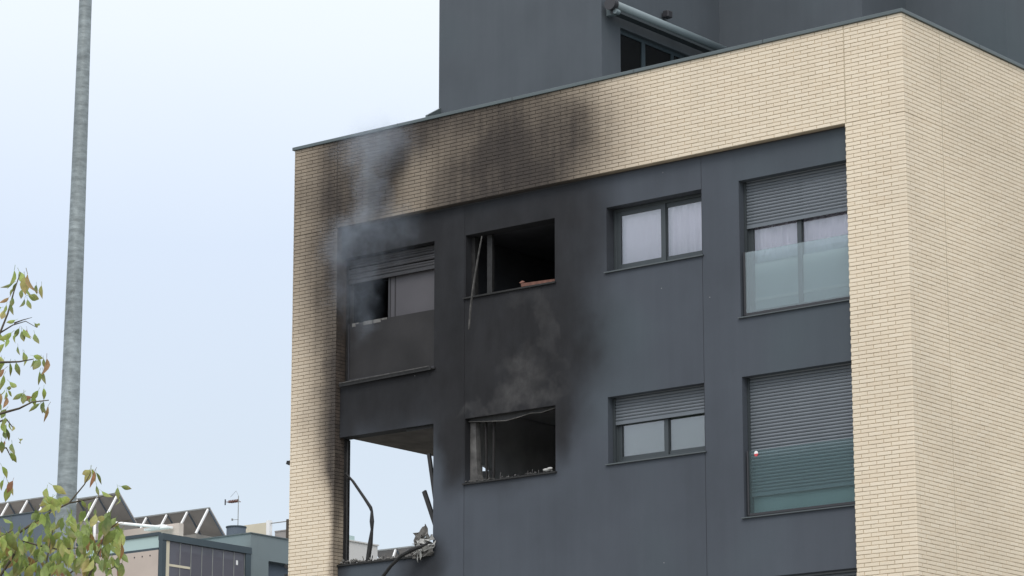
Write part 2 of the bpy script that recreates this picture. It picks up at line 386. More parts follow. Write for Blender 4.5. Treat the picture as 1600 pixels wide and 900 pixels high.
# masonry core behind the bricks (mortar plane 6 mm behind the brick faces)
JT = 0.007
core = MB()
core.box(W + JT, -JT, JT, 0.37, ZT + 0.003, -0.002)                 # band over the panel
core.box(W + JT, OL - JT, JT, 0.118, ZB, ZT)                         # left pier
core.box(W + JT, OL - JT, 0.118, 0.375, ZB, ZT)
core.box(OR + .003, -JT, JT, 0.37, ZB, ZT)                             # right pier
core.box(-0.37, -JT, 0.372, 6.0, ZB, -0.002)                         # right side wall
brick_wall = bp(core.obj('brick_wall', 'mortar'))
lo = MB(); lo.box(W + .005, OL, .004, .37, GZ, ZB - .002); lo.box(OR, -.005, .004, .37, GZ, ZB - .002)
bp(lo.obj('lower_wall', 'far_brick_front'))
sw = MB(); sw.box(-.37, -.004, .372, D, GZ, ZB - .002); bp(sw.obj('side_wall_base', 'far_brick_side'))
sw = MB(); sw.box(-.37, -.004, 6.002, D, ZB - .001, -.002); bp(sw.obj('side_wall', 'far_brick_side'))
sw = MB(); sw.box(W + .005, W + .3, 5.3, D, GZ, -.002); bp(sw.obj('left_wall', 'far_brick_side'))
sw = MB(); sw.box(W + .005, W + .3, .378, 5.298, GZ, -7.12); bp(sw.obj('left_wall_base', 'far_brick_side'))
sw = MB(); sw.box(W + .005, W + .3, .378, 5.298, -4.69, -.003); bp(sw.obj('burnt_left_wall', 'char'))
bw = MB(); bw.box(W + .31, -.38, D - .3, D - .01, GZ, -.003); bp(bw.obj('rear_wall', 'far_brick_front'))

# ---- bricks
def brick_mesh(L, H, dep, cache={}):
    k = (round(L, 3), round(H, 3), round(dep, 3))
    if k not in cache: cache[k] = brick_geo(L, H, dep).mesh('brick', 'brick_piece')
    return cache[k]
def brick_geo(L, H, dep, x=0, y=0, z=0):
    """a brick with softened arrises; origin at its lower left front edge, face at y"""
    m = MB(); c = 0.0025
    for (yy, i) in ((0, c), (c, 0), (dep, 0)):
        m.v += [(x + i, y + yy, z + i), (x + L - i, y + yy, z + i), (x + L - i, y + yy, z + H - i), (x + i, y + yy, z + H - i)]
    m.f.append((0, 1, 2, 3))
    for a1 in (0, 4):
        for k in range(4): m.f.append((a1 + (k + 1) % 4, a1 + k, a1 + 4 + k, a1 + 4 + (k + 1) % 4))
    return m
def corner_geo(a_, b_, H, z=0):
    """corner brick: a_ along the front, b_ along the side, rounded arris"""
    r = 0.016; pts = [(-a_, 0.115), (-a_, 0)]
    for k in range(5):
        t = math.pi / 2 * k / 4; pts.append((-r + r * math.sin(t), r - r * math.cos(t)))
    pts += [(0, b_), (-0.115, b_), (-0.115, 0.115)]
    m = MB(); m.prism(pts, 2, z, z + H); return m
J = 0.010
rows = int(-ZB / BH)
items = []      # (kind, x, y, z, L, H, side)
rb = random.Random(3)
for r in range(rows):
    zt = -r * BH; H = BH - J; z = zt - BH + J / 2
    if r == 24: z += 0.004; H -= 0.004          # wider movement joint at lintel height
    par = r % 2
    items.append(('corner', 0, 0, z, 0.24 - 0.115 * par, H, par))
    # front courses
    x = -(0.125 if par else 0.25)
    start = x
    def lay(xa, xb):
        if xb - xa > 0.018: items.append(('front', xa + J / 2, 0, z, xb - xa - J, H, 0))
    edges = []
    xx = start
    while xx > W + 1e-4:
        nx = max(xx - BL, W); edges.append((nx, xx)); xx = nx
    cuts = [-0.993, OL - 0.02] if zt > ZT + 1e-4 else []
    for (xa, xb) in edges:
        segs = [(xa, xb)]
        if zt > ZT + 1e-4:
            for c in cuts:
                ns = []
                for (p, q) in segs:
                    if p < c < q: ns += [(p, c - .003), (c + .003, q)]
                    else: ns.append((p, q))
                segs = ns
        else:
            ns = []
            for (p, q) in segs:
                if q > OR: ns.append((max(p, OR - J / 2), q))
                if p < OL: ns.append((p, min(q, OL + J / 2)))
            segs = ns
        for (p, q) in segs: lay(p, q)
    # side courses
    y = 0.125 if not par else 0.25
    while y < 6.0:
        y2 = min(y + BL, 6.0)
        if y < 1.07 < y2:
            for p, q in ((y, 1.067), (1.073, y2)):
                if q - p > .02: items.append(('side', 0, p + J / 2, z, q - p - J, H, 0))
        else: items.append(('side', 0, y + J / 2, z, y2 - y - J, H, 0))
        y = y2
cp = Vector((22.17, -37.0, -14.15))
def onview(it): return it[0] == 'front' and it[4] > 0.2 and it[3] > -8.25
near = sorted([i for i, it in enumerate(items) if onview(it)], key=lambda i: (Vector(items[i][1:4]) - cp).length)[:290]
near = set(near)
joined_f, joined_s = MB(), MB()
def addto(mb, m, jx=0, jy=0, jz=0):
    b = len(mb.v); mb.v += [(p[0] + jx, p[1] + jy, p[2] + jz) for p in m.v]; mb.f += [tuple(b + i for i in f) for f in m.f]
for i, (kind, x, y, z, L, H, par) in enumerate(items):
    pr_ = rb.uniform(-0.0014, 0.0014); dz = rb.uniform(-.0008, .0008)
    if kind == 'corner':
        addto(joined_f, corner_geo(L, 0.125 - .01 if not par else 0.24, H, z), pr_ * .5, -pr_ * .5, dz)
    elif kind == 'front':
        if i in near: place('brick', brick_mesh(L, H, 0.012 + .0), brick_wall, (x, pr_, z + dz))
        else: addto(joined_f, brick_geo(L, H, 0.012, x, 0, z), 0, pr_, dz)
    else:
        g = brick_geo(L, H, 0.012); m = MB(); m.f = g.f
        m.v = [(-p[1], y + p[0], z + p[2]) for p in g.v]
        addto(joined_s, m, pr_, 0, dz)
# brick returns on the left pier, facing the panel
ret = MB(); ret2 = MB()
for r in range(25, rows):
    tgt = ret if r * BH > 5.25 + rb.uniform(-.5, .5) else ret2
    z = -r * BH - BH + J / 2; H = BH - J
    for k, (ya, yb) in enumerate(((0.014, 0.117), (0.127, 0.235)) if (-4.12 < z < -2.03 or -7.10 < z < -5.02) else ((0.014, 0.117),)):
        tgt.box(OL - .004, OL + rb.uniform(-.001, .001), ya, yb, z, z + H)
o = joined_f.obj('brick_courses', 'brick_joined', brick_wall, kind='stuff')
o = joined_s.obj('brick_courses', 'brick_joined', brick_wall, kind='stuff')
o = ret.obj('brick_return', 'brick_joined', brick_wall, kind='stuff')
o = ret2.obj('brick_return', 'scorched_brick', brick_wall, kind='stuff')
# sealant in the movement joints
for nm_, bx_ in (('f', (-.9985, -.9875, .0015, .0065, ZT, -.004)), ('l', (OL - .0255, OL - .0145, .0015, .0065, ZT, -.004)), ('s', (-.0065, -.0015, 1.0645, 1.0755, ZB, -.004))):
    MB().box(*bx_).obj('movement_joint', 'mortar' if nm_ == 'l' else 'sealant', brick_wall)
# coping
cpg = MB()
cpg.prism([(W - .03, -.03), (.03, -.03), (.03, D), (-.42, D), (-.42, .42), (W - .03, .42)], 2, 0.0, 0.055)
cop = bp(cpg.obj('coping', 'coping_metal')); bevel(cop, .006)
cl = MB()
for xx in (-2.4, -4.8, -7.2, -9.6): cl.box(xx - .004, xx + .004, -.0325, .42, .002, .0575)
for yy in (2.2, 4.6): cl.box(-.42, .0325, yy - .004, yy + .004, .002, .0575)
cl.obj('coping_seam', 'dark_plastic', cop)
rf = MB(); rf.box(W + .3, -.38, .38, D - .3, -.75, -.55); bp(rf.obj('roof', 'coping_metal'))
sl = MB()
for (za, zb) in ((-1.9, -1.69), (-4.69, -4.2), (-7.69, -7.2), (-10.7, -10.2)): sl.box(W + .31, -.38, .385, D - .32, za, zb)
bp(MB().box(W + .006, -8.63, .385, 5.29, -4.715, -4.692).obj('ceiling', 'charred_ceiling'))
bp(MB().box(W + .32, -3.5, .39, 5.49, -1.93, -1.903).obj('ceiling', 'charred_room'))
sl.box(W + .31, W + .6, .385, D - .32, -1.68, -.76)
bp(sl.obj('floor_slab', 'plaster_room'))
pt = MB()     # inner walls
for xx in (-8.62, -5.9, -3.35):
    bp(MB().box(xx, xx + .1, .385, 5.48, -4.19, -1.935).obj('inner_wall', 'charred_room' if xx < -4 else 'plaster_room'))
    pt.box(xx, xx + .1, .385, 5.48, -10.19, -7.7)
for xx in (-5.9, -3.35): pt.box(xx, xx + .1, .385, 5.48, -7.19, -4.7)
za, zb = -7.19, -4.7       # wall burnt through beside the kitchen window
pt.box(-8.62, -8.56, .385, .70, za, zb); pt.box(-8.62, -8.56, 1.16, 5.48, za, zb); pt.prism([(.70, za), (1.16, za), (1.16, -5.67), (.92, -5.71), (.92, -5.60), (.84, -5.60), (.84, -5.74), (.70, -5.70)], 0, -8.62, -8.56); pt.prism([(.70, -5.60), (.84, -5.599), (.92, -5.599), (1.16, -5.665), (1.16, zb), (.70, zb)], 0, -8.62, -8.56)
for (za, zb) in ((-7.19, -4.7), (-10.19, -7.7)): pt.box(W + .31, -.38, 5.5, 5.6, za, zb)
bp(MB().box(W + .31, -.38, 5.5, 5.6, -4.19, -1.91).obj('inner_wall', 'charred_room'))
bp(pt.obj('inner_wall', 'plaster_room'))

# ---- dark rendered panel with its window openings
WIN = {'A1': (-10.92, -8.92, -4.12, -2.01), 'A2': (-10.92, -8.92, -7.12, -5.01), 'A3': (-10.92, -8.92, -10.1, -8.01),
       'B1': (-8.269, -6.465, -3.06, -2.02), 'B2': (-8.269, -6.465, -6.06, -5.01), 'B3': (-8.269, -6.465, -9.06, -8.01),
       'C1': (-5.455, -3.665, -3.06, -2.02), 'C2': (-5.455, -3.665, -6.06, -5.01), 'C3': (-5.455, -3.665, -9.06, -8.01),
       'D1': (-2.981, -1.004, -4.12, -2.01), 'D2': (-2.981, -1.004, -7.12, -5.01), 'D3': (-2.981, -1.004, -10.1, -8.01)}
holes = list(WIN.values())
grooves = [(-8.290, -8.282, ZB, -1.52), (-3.664, -3.656, ZB, -1.52)]
def wall_grid(x0, x1, z0, z1, y0, y1, holes):
    xs = sorted({x0, x1} | {h[0] for h in holes} | {h[1] for h in holes}); zs = sorted({z0, z1} | {h[2] for h in holes} | {h[3] for h in holes})
    xs = [x for x in xs if x0 <= x <= x1]; zs = [z for z in zs if z0 <= z <= z1]
    def solid(i, j):
        if not (0 <= i < len(xs) - 1 and 0 <= j < len(zs) - 1): return False
        cx, cz = (xs[i] + xs[i + 1]) / 2, (zs[j] + zs[j + 1]) / 2
        return not any(h[0] < cx < h[1] and h[2] < cz < h[3] for h in holes)
    m = MB(); vid = {}
    def V(i, j, y):
        k = (i, j, y)
        if k not in vid: vid[k] = len(m.v); m.v.append((xs[i], y, zs[j]))
        return vid[k]
    for i in range(len(xs) - 1):
        for j in range(len(zs) - 1):
            if not solid(i, j): continue
            m.f.append((V(i, j, y0), V(i + 1, j, y0), V(i + 1, j + 1, y0), V(i, j + 1, y0)))
            m.f.append((V(i, j + 1, y1), V(i + 1, j + 1, y1), V(i + 1, j, y1), V(i, j, y1)))
            for (di, dj, a1, b1) in ((-1, 0, (i, j), (i, j + 1)), (1, 0, (i + 1, j + 1), (i + 1, j)), (0, -1, (i + 1, j), (i, j)), (0, 1, (i, j + 1), (i + 1, j + 1))):
                if not solid(i + di, j + dj):
                    m.f.append((V(*a1, y0), V(*b1, y0), V(*b1, y1), V(*a1, y1)))
    return m
rw = wall_grid(OL + .002, OR - .001, ZB, ZT + .001, 0.12, 0.378, [h for h in holes] + grooves)
render_wall = bp(rw.obj('rendered_wall', 'dark_render'))
gm = MB()
for g in grooves: gm.box(g[0] - .004, g[1] + .004, .126, .19, ZB, -1.52)
gm.box(OL + .003, OR - .002, .116, .1195, ZT - .022, ZT)     # drip profile under the brick band
gm.obj('expansion_joint', 'dark_plastic', render_wall)
bl = MB(); bl.box(OL, OR, .12, .378, GZ, ZB - .003); bp(bl.obj('base_wall', 'plain_render'))

# ---- windows
def slat_mesh(x0, x1, mat, cache={}):
    k = (x0, x1, mat)
    if k not in cache:
        prof = [(0, .002), (-.006, .010), (-.010, .024), (-.006, .038), (0, .0465), (.006, .0465), (.006, .002)]
        cache[k] = MB().prism(prof, 0, x0, x1).mesh('slat', mat)
    return cache[k]
def window(key, yw=.30, shutter=None, mull=None, fr='frame_metal', slat='slat_metal', pane_mat='window_glass', sill_mat='sill_metal', lower=None, sash_w=.075, top_pad=.04, glazed=True):
    x0, x1, z0, z1 = WIN[key]; F = MB(); ft = .05
    F.box(x0 + .002, x0 + ft, yw, yw + .07, z0 + .03, z1 - .002); F.box(x1 - ft, x1 - .002, yw, yw + .07, z0 + .03, z1 - .002)
    F.box(x0 + ft + .001, x1 - ft - .001, yw + .002, yw + .068, z1 - ft, z1 - .003); F.box(x0 + ft + .001, x1 - ft - .001, yw + .002, yw + .068, z0 + .03, z0 + .03 + ft)
    w = bp(F.obj('window', fr)); bevel(w, .004, 1)
    s = MB(); s.prism([(.085, z0 - .005), (.085, z0 + .012), (yw, z0 + .030), (yw, z0 + .0)], 0, x0 - .035 if x0 > OL + .5 else x0 + .003, min(x1 + .035, OR - .003))
    s.obj('sill', sill_mat, w)
    if shutter is not None:
        g = MB(); g.box(x0 + .004, x0 + .045, yw - .055, yw - .002, z0 + .032, z1 - .004); g.obj('guide_rail', fr, w)
        g = MB(); g.box(x1 - .045, x1 - .004, yw - .055, yw - .002, z0 + .032, z1 - .004); g.obj('guide_rail', fr, w)
        n = int((z1 - shutter) / .05)
        sm = slat_mesh(x0 + .03, x1 - .03, slat)
        for i in range(n):
            if slat == 'sooty_slat':      # heat-warped slats hang a little out of line
                rj = random.Random(i * 7 + 1); an = rj.uniform(-.006, .004); place('slat', sm, w, (0, yw - .03 + rj.uniform(-.006, .004), shutter + .06 + i * .05 + an * 9.9 + rj.uniform(-.006, .006)), (0, -an, 0))
            else: place('slat', sm, w, (0, yw - .03, shutter + .06 + i * .05))
        e = MB(); e.box(x0 + .03, x1 - .03, yw - .042, yw - .014, shutter, shutter + .056); e.obj('end_bar', slat, w)
    if glazed:
        m = (x0 + x1) / 2 if mull is None else mull
        for (a1, b1, dy) in ((x0 + ft, m + .035, .012), (m - .035, x1 - ft, .034)):
            S = MB(); za, zb = z0 + .03 + ft, z1 - ft
            S.box(a1, a1 + sash_w, yw + dy - .002, yw + dy + .03, za, zb); S.box(b1 - sash_w, b1, yw + dy - .002, yw + dy + .03, za, zb)
            S.box(a1 + sash_w + .001, b1 - sash_w - .001, yw + dy, yw + dy + .028, zb - sash_w * .8, zb - .001); S.box(a1 + sash_w + .001, b1 - sash_w - .001, yw + dy, yw + dy + .028, za + .001, za + sash_w * .8)
            so2 = S.obj('sash', fr, w)
            za2 = za if lower is None else lower
            MB().box(a1 + sash_w - .005, b1 - sash_w + .005, yw + dy + .010, yw + dy + .016, za2, zb - .01).obj('pane', pane_mat, w)
    return w
w = window('D1', shutter=-2.735, mull=-2.04, lower=-3.26)
MB().box(-2.90, -1.05, .337, .347, -4.03, -3.262).obj('lower_panel', 'teal_panel', w)
m = MB(); m.box(-2.90, -1.05, .322, .335, -3.845, -3.80); m.obj('rail', 'white_rail', w)
w2 = window('D2', shutter=-6.79, glazed=False)
MB().box(-2.93, -1.05, .305, .32, -7.06, -6.70).obj('lower_panel', 'dim_panel', w2)
window('D3', shutter=-10.0, glazed=False)
def balustrade(x0, x1, z0, z1, y, mat, label=None):
    m = MB(); m.box(x0 + .022, x1, y, y + .012, z0 + .035, z1)
    b = bp(m.obj('glass_balustrade', mat))
    if label: b['label'] = label
    p = MB(); p.box(x0, x0 + .024, y - .012, y + .026, z0 + .012, z1 + .004); p.obj('clamp_profile', 'dark_plastic', b)
    p = MB(); p.box(x0 + .026, x1, y - .010, y + .024, z0 + .005, z0 + .04); p.obj('base_profile', 'dark_plastic', b)
    return b
balustrade(-2.945, -1.008, -4.09, -3.115, .17, 'frosted_balustrade', 'milky glass balustrade in front of a curtained window')
b2 = balustrade(-2.945, -1.008, -7.09, -6.125, .17, 'balustrade_glass', 'clear green glass balustrade in front of the closed shutter')
w = window('C1', mull=-4.505, sash_w=.085, top_pad=.1)
w = window('C2', shutter=-5.43, mull=-4.50, sash_w=.075)
window('B3', shutter=-9.0, glazed=False); window('C3', shutter=-9.0, glazed=False)
# burnt upper left window
x0, x1, z0, z1 = WIN['A1']
w = window('A1', shutter=-2.42, fr='charred_metal', slat='sooty_slat', glazed=False, sill_mat='charred_metal')
w['label'] = 'burnt window with sooty shutter half down'
m = MB(); m.box(-10.03, -8.97, .335, .36, -4.05, -2.1); m.obj('pane', 'sooty_panel', w)
m = MB(); m.box(-10.075, -10.032, .325, .365, -4.05, -2.1); m.box(-9.94, -9.925, .325, .334, -4.05, -2.42); m.obj('sash', 'sooty_slat', w)
m = MB(); m.box(-10.80, -10.865, .30, .36, -4.05, -2.1); m.obj('sash', 'charred_metal', w)
b = balustrade(-10.82, -8.925, -4.09, -3.12, .20, 'sooty_glass', 'glass balustrade blackened by soot')
m = MB(); rr = random.Random(8)
x = -10.74
while x < -10.1:
    l = rr.uniform(.05, .14); h = rr.choice((.008, .012, .02, .05)); m.box(x, x + l, .196, .214, -3.122 - h, -3.112); x += l + (rr.uniform(.0, .02) if rr.random() < .7 else .1)
m.obj('broken_rim', 'ash', b)
m = MB(); m.bar((-10.89, .06, -4.155), (-8.93, .06, -4.115), .05, .018); bp(m.obj('warped_ledge', 'charred_metal'))
m = MB(); m.bar((-10.86, .03, -4.125), (-8.95, .03, -4.085), .012, .012); bp(m.obj('ledge_lip', 'dark_ash'))
# burnt-out lower left opening: sill and warped guide rail only
for key in ('A2', 'B2', 'B1'):
    x0, x1, z0, z1 = WIN[key]
    m = MB(); m.prism([(.085, z0 - .012), (.082, z0 + .012), (.38, z0 + .028), (.38, z0 - .0)], 0, x0 + .004 if key == 'A2' else x0 - .03, x1 + .025)
    s = bp(m.obj('window_sill', 'charred_metal'))
m = MB(); m.tube([(-10.90, .30, -7.05), (-10.895, .30, -6.4), (-10.905, .30, -5.7), (-10.90, .30, -5.05)], .022, 6); bp(m.obj('charred_guide_rail', 'charred_metal'))
bp(MB().box(-10.9215, -10.910, .237, .378, -7.10, -5.02).obj('jamb_lining', 'char'))
# upper middle opening: burnt frame pieces
m = MB(); m.box(-8.267, -8.20, .27, .36, -3.03, -2.03); bp(m.obj('window_jamb', 'charred_metal'))
m = MB(); m.box(-7.97, -7.88, .30, .37, -3.03, -2.03); bp(m.obj('window_post', 'charred_metal'))
m = MB(); m.box(-7.878, -7.862, .29, .30, -3.0, -2.10); bp(m.obj('frame_edge', 'charred_metal'))
# lower middle opening: scorched left jamb, two upright bars, sagging head
m = MB()
m.prism([(-8.267, -6.03), (-8.267, -5.04), (-8.16, -5.05), (-8.15, -5.5), (-8.12, -5.9), (-8.06, -6.02)], 1, .25, .37)
bp(m.obj('window_jamb', 'scorched_plaster'))
m = MB(); m.bar((-7.97, .30, -6.03), (-7.99, .30, -5.03), .03, .03); bp(m.obj('window_post', 'char'))
m = MB(); m.bar((-7.84, .31, -6.03), (-7.83, .31, -5.03), .035, .03); bp(m.obj('window_post', 'char'))
m = MB(); pts = [(-8.25, -5.0), (-6.47, -5.0), (-6.47, -5.03), (-6.75, -5.075), (-7.05, -5.055), (-7.3, -5.10), (-7.55, -5.115), (-7.8, -5.09), (-8.25, -5.06)]
m.prism(pts, 1, .20, .24); bp(m.obj('sagging_shutter', 'charred_metal'))
m = MB(); m.tube([(-8.25, .19, -5.05), (-7.8, .19, -5.095), (-7.5, .19, -5.122), (-7.28, .19, -5.10), (-7.0, .19, -5.06), (-6.8, .19, -5.075), (-6.48, .19, -5.03)], .006, 5); bp(m.obj('shutter_edge', 'ash'))
# soffit strip hanging over the lower left opening
m = MB(); m.box(-9.55, -9.0, .19, .20, -5.06, -5.012); bp(m.obj('soffit_strip', 'charred_metal'))

# ---- penthouse
PH = MB()
PX = [-10.834, -7.298, -4.348, -2.385]; PY = [2.5, 5.977, 7.412]; HT = 5.6
foot = [(PX[0], PY[0]), (PX[1], PY[0]), (PX[1], PY[1]), (PX[2], PY[1]), (PX[2], PY[2]), (PX[3], PY[2]), (PX[3], 11.2), (PX[0], 11.2)]
wx0, wx1, wz1 = 3.03, 5.55, 2.02
# built as wall panels so that the sliding window is a real opening
def wp(x0, x1, y0, y1, z0=-.56, z1=HT): PH.box(x0, x1, y0, y1, z0, z1)
t = .25
wp(PX[0], PX[1], PY[0], PY[0] + t); wp(PX[0], PX[0] + t, PY[0] + t, 11.2)
wp(PX[1] - t, PX[1], PY[0] + t, wx0); wp(PX[1] - t, PX[1], wx1, PY[1]); wp(PX[1] - t, PX[1], wx0, wx1, wz1, HT)
wp(PX[1] - t, PX[2], PY[1], PY[1] + t); wp(PX[2] - t, PX[2], PY[1] + t, PY[2]); wp(PX[2] - t, PX[3], PY[2], PY[2] + t); wp(PX[3] - t, PX[3], PY[2] + t, 11.2)
pw = bp(PH.obj('penthouse_wall', 'plain_render'))
r_ = MB(); r_.prism([(x * 1.0, y) for x, y in foot], 2, HT, HT + .12); bp(r_.obj('penthouse_roof', 'coping_metal'))
m = MB(); m.prism([(2.14, .80), (2.14, .92), (2.50, 1.13), (2.50, .80)], 0, PX[0] + .001, PX[0] + .05); bp(m.obj('roof_flashing', 'coping_metal'))
F = MB(); X = PX[1] - .12
F.box(X, X + .05, wx0, wx0 + .05, -.5, wz1); F.box(X, X + .05, wx1 - .05, wx1, -.5, wz1); F.box(X + .002, X + .048, wx0 + .05, wx1 - .05, wz1 - .07, wz1)
F.box(X + .002, X + .048, 3.74, 3.84, -.5, wz1 - .07); F.box(X + .004, X + .046, 4.60, 4.68, -.5, wz1 - .07)
w = bp(F.obj('sliding_window', 'teal_frame'))
for ya, yb in ((wx0 + .05, 3.74), (3.84, 4.60), (4.68, wx1 - .05)): MB().box(X + .02, X + .026, ya, yb, -.5, wz1 - .07).obj('pane', 'dark_glass', w)
MB().box(X - .35, X - .33, 3.9, wx1, -.5, 1.78).obj('blind', 'teal_render', w)

# ================================================================== things on the building
t = root('rolled_awning', 'grey rolled-up awning in its long cassette above the penthouse window', 'awning', (-7.12, 2.56, 2.25))
c_ = MB(); c_.tube([(-7.12, 2.60, 2.27), (-7.12, 5.95, 2.27)], .085, 20); under(t, c_.obj('cassette', 'awning_cloth', smooth=True))
c_ = MB(); c_.tube([(-7.12, 2.49, 2.27), (-7.12, 2.60, 2.27)], .112, 20); under(t, c_.obj('end_cap', 'dark_plastic', smooth=False))
c_ = MB(); c_.box(-7.20, -7.05, 2.62, 5.93, 2.13, 2.175); under(t, c_.obj('front_bar', 'frame_metal'))
c_ = MB(); c_.box(-7.297, -7.15, 2.64, 2.72, 2.12, 2.36); c_.tube([(-7.06, 2.56, 2.14), (-7.06, 2.66, 2.14)], .045, 12); under(t, c_.obj('bracket', 'awning_cloth'))
t = root('wall_lamp', 'small dark square lamp on the penthouse wall above the awning', 'lamp', (-7.25, 4.27, 2.55))
m = MB(); m.box(-7.26, -7.14, 4.20, 4.34, 2.485, 2.61); o = under(t, m.obj('housing', 'dark_plastic')); bevel(o, .02, 3)
m = MB(); m.box(-7.297, -7.26, 4.235, 4.305, 2.52, 2.58); under(t, m.obj('bracket', 'dark_plastic'))
# curtains
def curtain(x0, x1, z0, z1, y, label, mat='curtain_cloth', amp=.022, f=11, gap=None):
    m = MB(); n = 60; rr = random.Random(int(x0 * 100) & 255); ph = rr.uniform(0, 6)
    for j in range(2):
        for i in range(n + 1):
            x = x0 + (x1 - x0) * i / n; u = i / n
            yy = y + amp * math.sin(f * u * 6.28 + ph + 1.5 * math.sin(u * 9)) + amp * .4 * math.sin(f * 2.3 * u * 6.28)
            m.v.append((x, yy, z0 if j == 0 else z1)); 
    for i in range(n): m.f.append((i, i + 1, n + 2 + i, n + 1 + i))
    o = m.obj('curtain', mat, smooth=True); s = o.modifiers.new('cloth', 'SOLIDIFY'); s.thickness = .003
    o['label'] = label; o['category'] = 'curtain'; o['group'] = 'curtains behind the intact windows'
    return o
curtain(-5.43, -4.52, -3.05, -1.95, .40, 'smooth white curtain in the left half of the upper small window', amp=.008, f=3)
curtain(-4.50, -3.60, -3.05, -1.95, .40, 'pleated white curtain in the right half of the upper small window', amp=.028, f=5)
curtain(-2.98, -2.05, -4.1, -1.95, .42, 'lilac white curtain left of the mullion above the milky balustrade', amp=.025, f=4)
curtain(-2.03, -1.0, -4.1, -1.95, .42, 'lilac white curtain right of the mullion above the milky balustrade', amp=.025, f=4)
o = MB().box(-5.43, -3.6, .40, .406, -6.05, -5.0).obj('roller_blind', 'green_blind')
o['label'] = 'plain greenish blind behind the half shuttered small window'; o['category'] = 'blind'
# sticker on the lower balustrade
t = root('warning_sticker', 'tiny red and white round sticker on the clear green balustrade', 'sticker', (-2.785, .165, -6.175))
def disc(z0, up_, mat, nm):
    pts = [(-2.785 + .034 * math.cos(a_), -6.175 + .042 * math.sin(a_)) for a_ in [math.pi * k / 10 + (0 if up_ else math.pi) for k in range(11)]]
    return under(t, MB().prism(pts, 1, .164, .1695).obj(nm, mat))
disc(0, True, 'white_paint', 'white_half'); disc(0, False, 'red_plastic', 'red_half')

def tag(o, label, cat, group=None):
    o['label'] = label; o['category'] = cat
    if group: o['group'] = group
    return o
# fire debris
tag(MB().tube([(-7.90, .08, -2.10), (-7.915, .04, -2.30), (-7.95, .0, -2.62), (-8.0, -.02, -2.95), (-8.045, -.03, -3.3), (-8.065, -.04, -3.62)], [.014, .02, .022, .026, .026, .02], 6, .45).obj('hanging_strip', 'dark_ash'),
    'thin ash grey metal strip dangling out of the burnt upper small window', 'metal strip')
t = MB(); rr = random.Random(5)
tag(MB().prism([(-7.17, -3.02), (-7.17, -2.965), (-6.50, -2.99), (-6.50, -3.03)], 1, .16, .19).obj('charred_plank', 'rust'), 'scorched reddish plank lying on the sill of the burnt upper small window', 'plank')
m = MB(); m.chunk((-7.17, .18, -2.955), (.055, .04, .04), rr); m.chunk((-7.10, .20, -2.985), (.05, .03, .02), rr)
tag(m.obj('burnt_lump', 'rust'), 'small burnt lump at the left end of the reddish plank', 'debris')
tag(MB().tube([(-10.86, .22, -5.60), (-10.70, .21, -5.74), (-10.42, .18, -6.05), (-10.27, .16, -6.22), (-10.24, .16, -6.29), (-10.245, .17, -6.45), (-10.25, .18, -6.58), (-10.30, .20, -6.80), (-10.37, .22, -7.09)],
    [.030, .033, .036, .042, .030, .048, .030, .046, .042], 6, .7).obj('bent_bar', 'charred_metal'), 'long buckled black bar at the left of the burnt-out opening', 'metal bar')
tag(MB().bar((-9.12, .25, -5.46), (-8.93, .25, -6.50), .06, .04).obj('leaning_bar', 'charred_metal'), 'upper of two black bars leaning on the right jamb of the burnt-out opening', 'metal bar')
tag(MB().bar((-9.19, .22, -6.06), (-8.88, .22, -6.80), .07, .04).obj('leaning_bar', 'charred_metal'), 'lower black bar with blunt top leaning on the right jamb of the burnt-out opening', 'metal bar')
tag(MB().tube([(-8.93, .05, -6.93), (-9.0, -.02, -6.98), (-9.15, -.10, -7.04), (-9.34, -.16, -7.13), (-9.55, -.17, -7.28), (-9.72, -.15, -7.42), (-9.85, -.12, -7.58), (-9.92, -.08, -7.85), (-9.93, -.06, -8.3)],
    [.024, .032, .042, .034, .030, .030, .030, .030, .028], 8, .7).obj('hanging_conduit', 'charred_metal'), 'charred flexible conduit hanging over the sill of the burnt-out opening', 'conduit')
# crumpled sheets: triangulated folded scraps with thickness
def scrap(cx, cy, cz, w_, h_, d_, seed, mat, label, cat, n=7, name='crumpled_sheet'):
    rr = random.Random(seed); m = MB()
    for j in range(n):
        for i in range(n):
            u, v = i / (n - 1) - .5, j / (n - 1) - .5
            m.v.append((cx + u * w_ + rr.uniform(-.1, .1) * w_, cy + rr.uniform(-.5, .5) * d_, cz + v * h_ + u * h_ * .35 + rr.uniform(-.14, .14) * h_))
    for j in range(n - 1):
        for i in range(n - 1):
            a1 = j * n + i
            if rr.random() < .13: continue
            m.f += [(a1, a1 + 1, a1 + n + 1), (a1, a1 + n + 1, a1 + n)]
    o = m.obj(name, mat); s = o.modifiers.new('thickness', 'SOLIDIFY'); s.thickness = .006
    return tag(o, label, cat)
scrap(-9.12, .08, -6.88, .22, .34, .14, 3, 'ash', 'upright grey crumpled scrap on the right of the debris heap', 'debris')
scrap(-9.02, .04, -6.95, .36, .22, .16, 4, 'pale_scrap', 'pale torn sheet on top of the debris heap beside the right jamb', 'debris')
scrap(-9.12, .02, -7.12, .09, .16, .05, 6, 'pale_scrap', 'small pale rag hanging below the debris heap', 'debris', 4)
scrap(-9.05, .07, -7.05, .42, .16, .12, 7, 'ash', 'dark grey crushed layer under the pale torn sheet', 'debris', 6)
m = MB(); rr = random.Random(21)
for i in range(95):
    x = rr.uniform(-10.88, -8.95); s_ = rr.uniform(.012, .035); m.chunk((x, rr.uniform(.12, .34), -7.10 + s_ * .5 + (rr.uniform(0, .05) if x > -9.4 or x < -10.4 else 0)), (s_ * 1.7, s_, s_), rr)
for i in range(26):
    x = rr.uniform(-10.8, -9.0); m.bar((x, rr.uniform(.12, .3), -7.09), (x + rr.uniform(-.12, .12), rr.uniform(.12, .3), -7.09 + rr.uniform(.02, .11)), .012, .01)
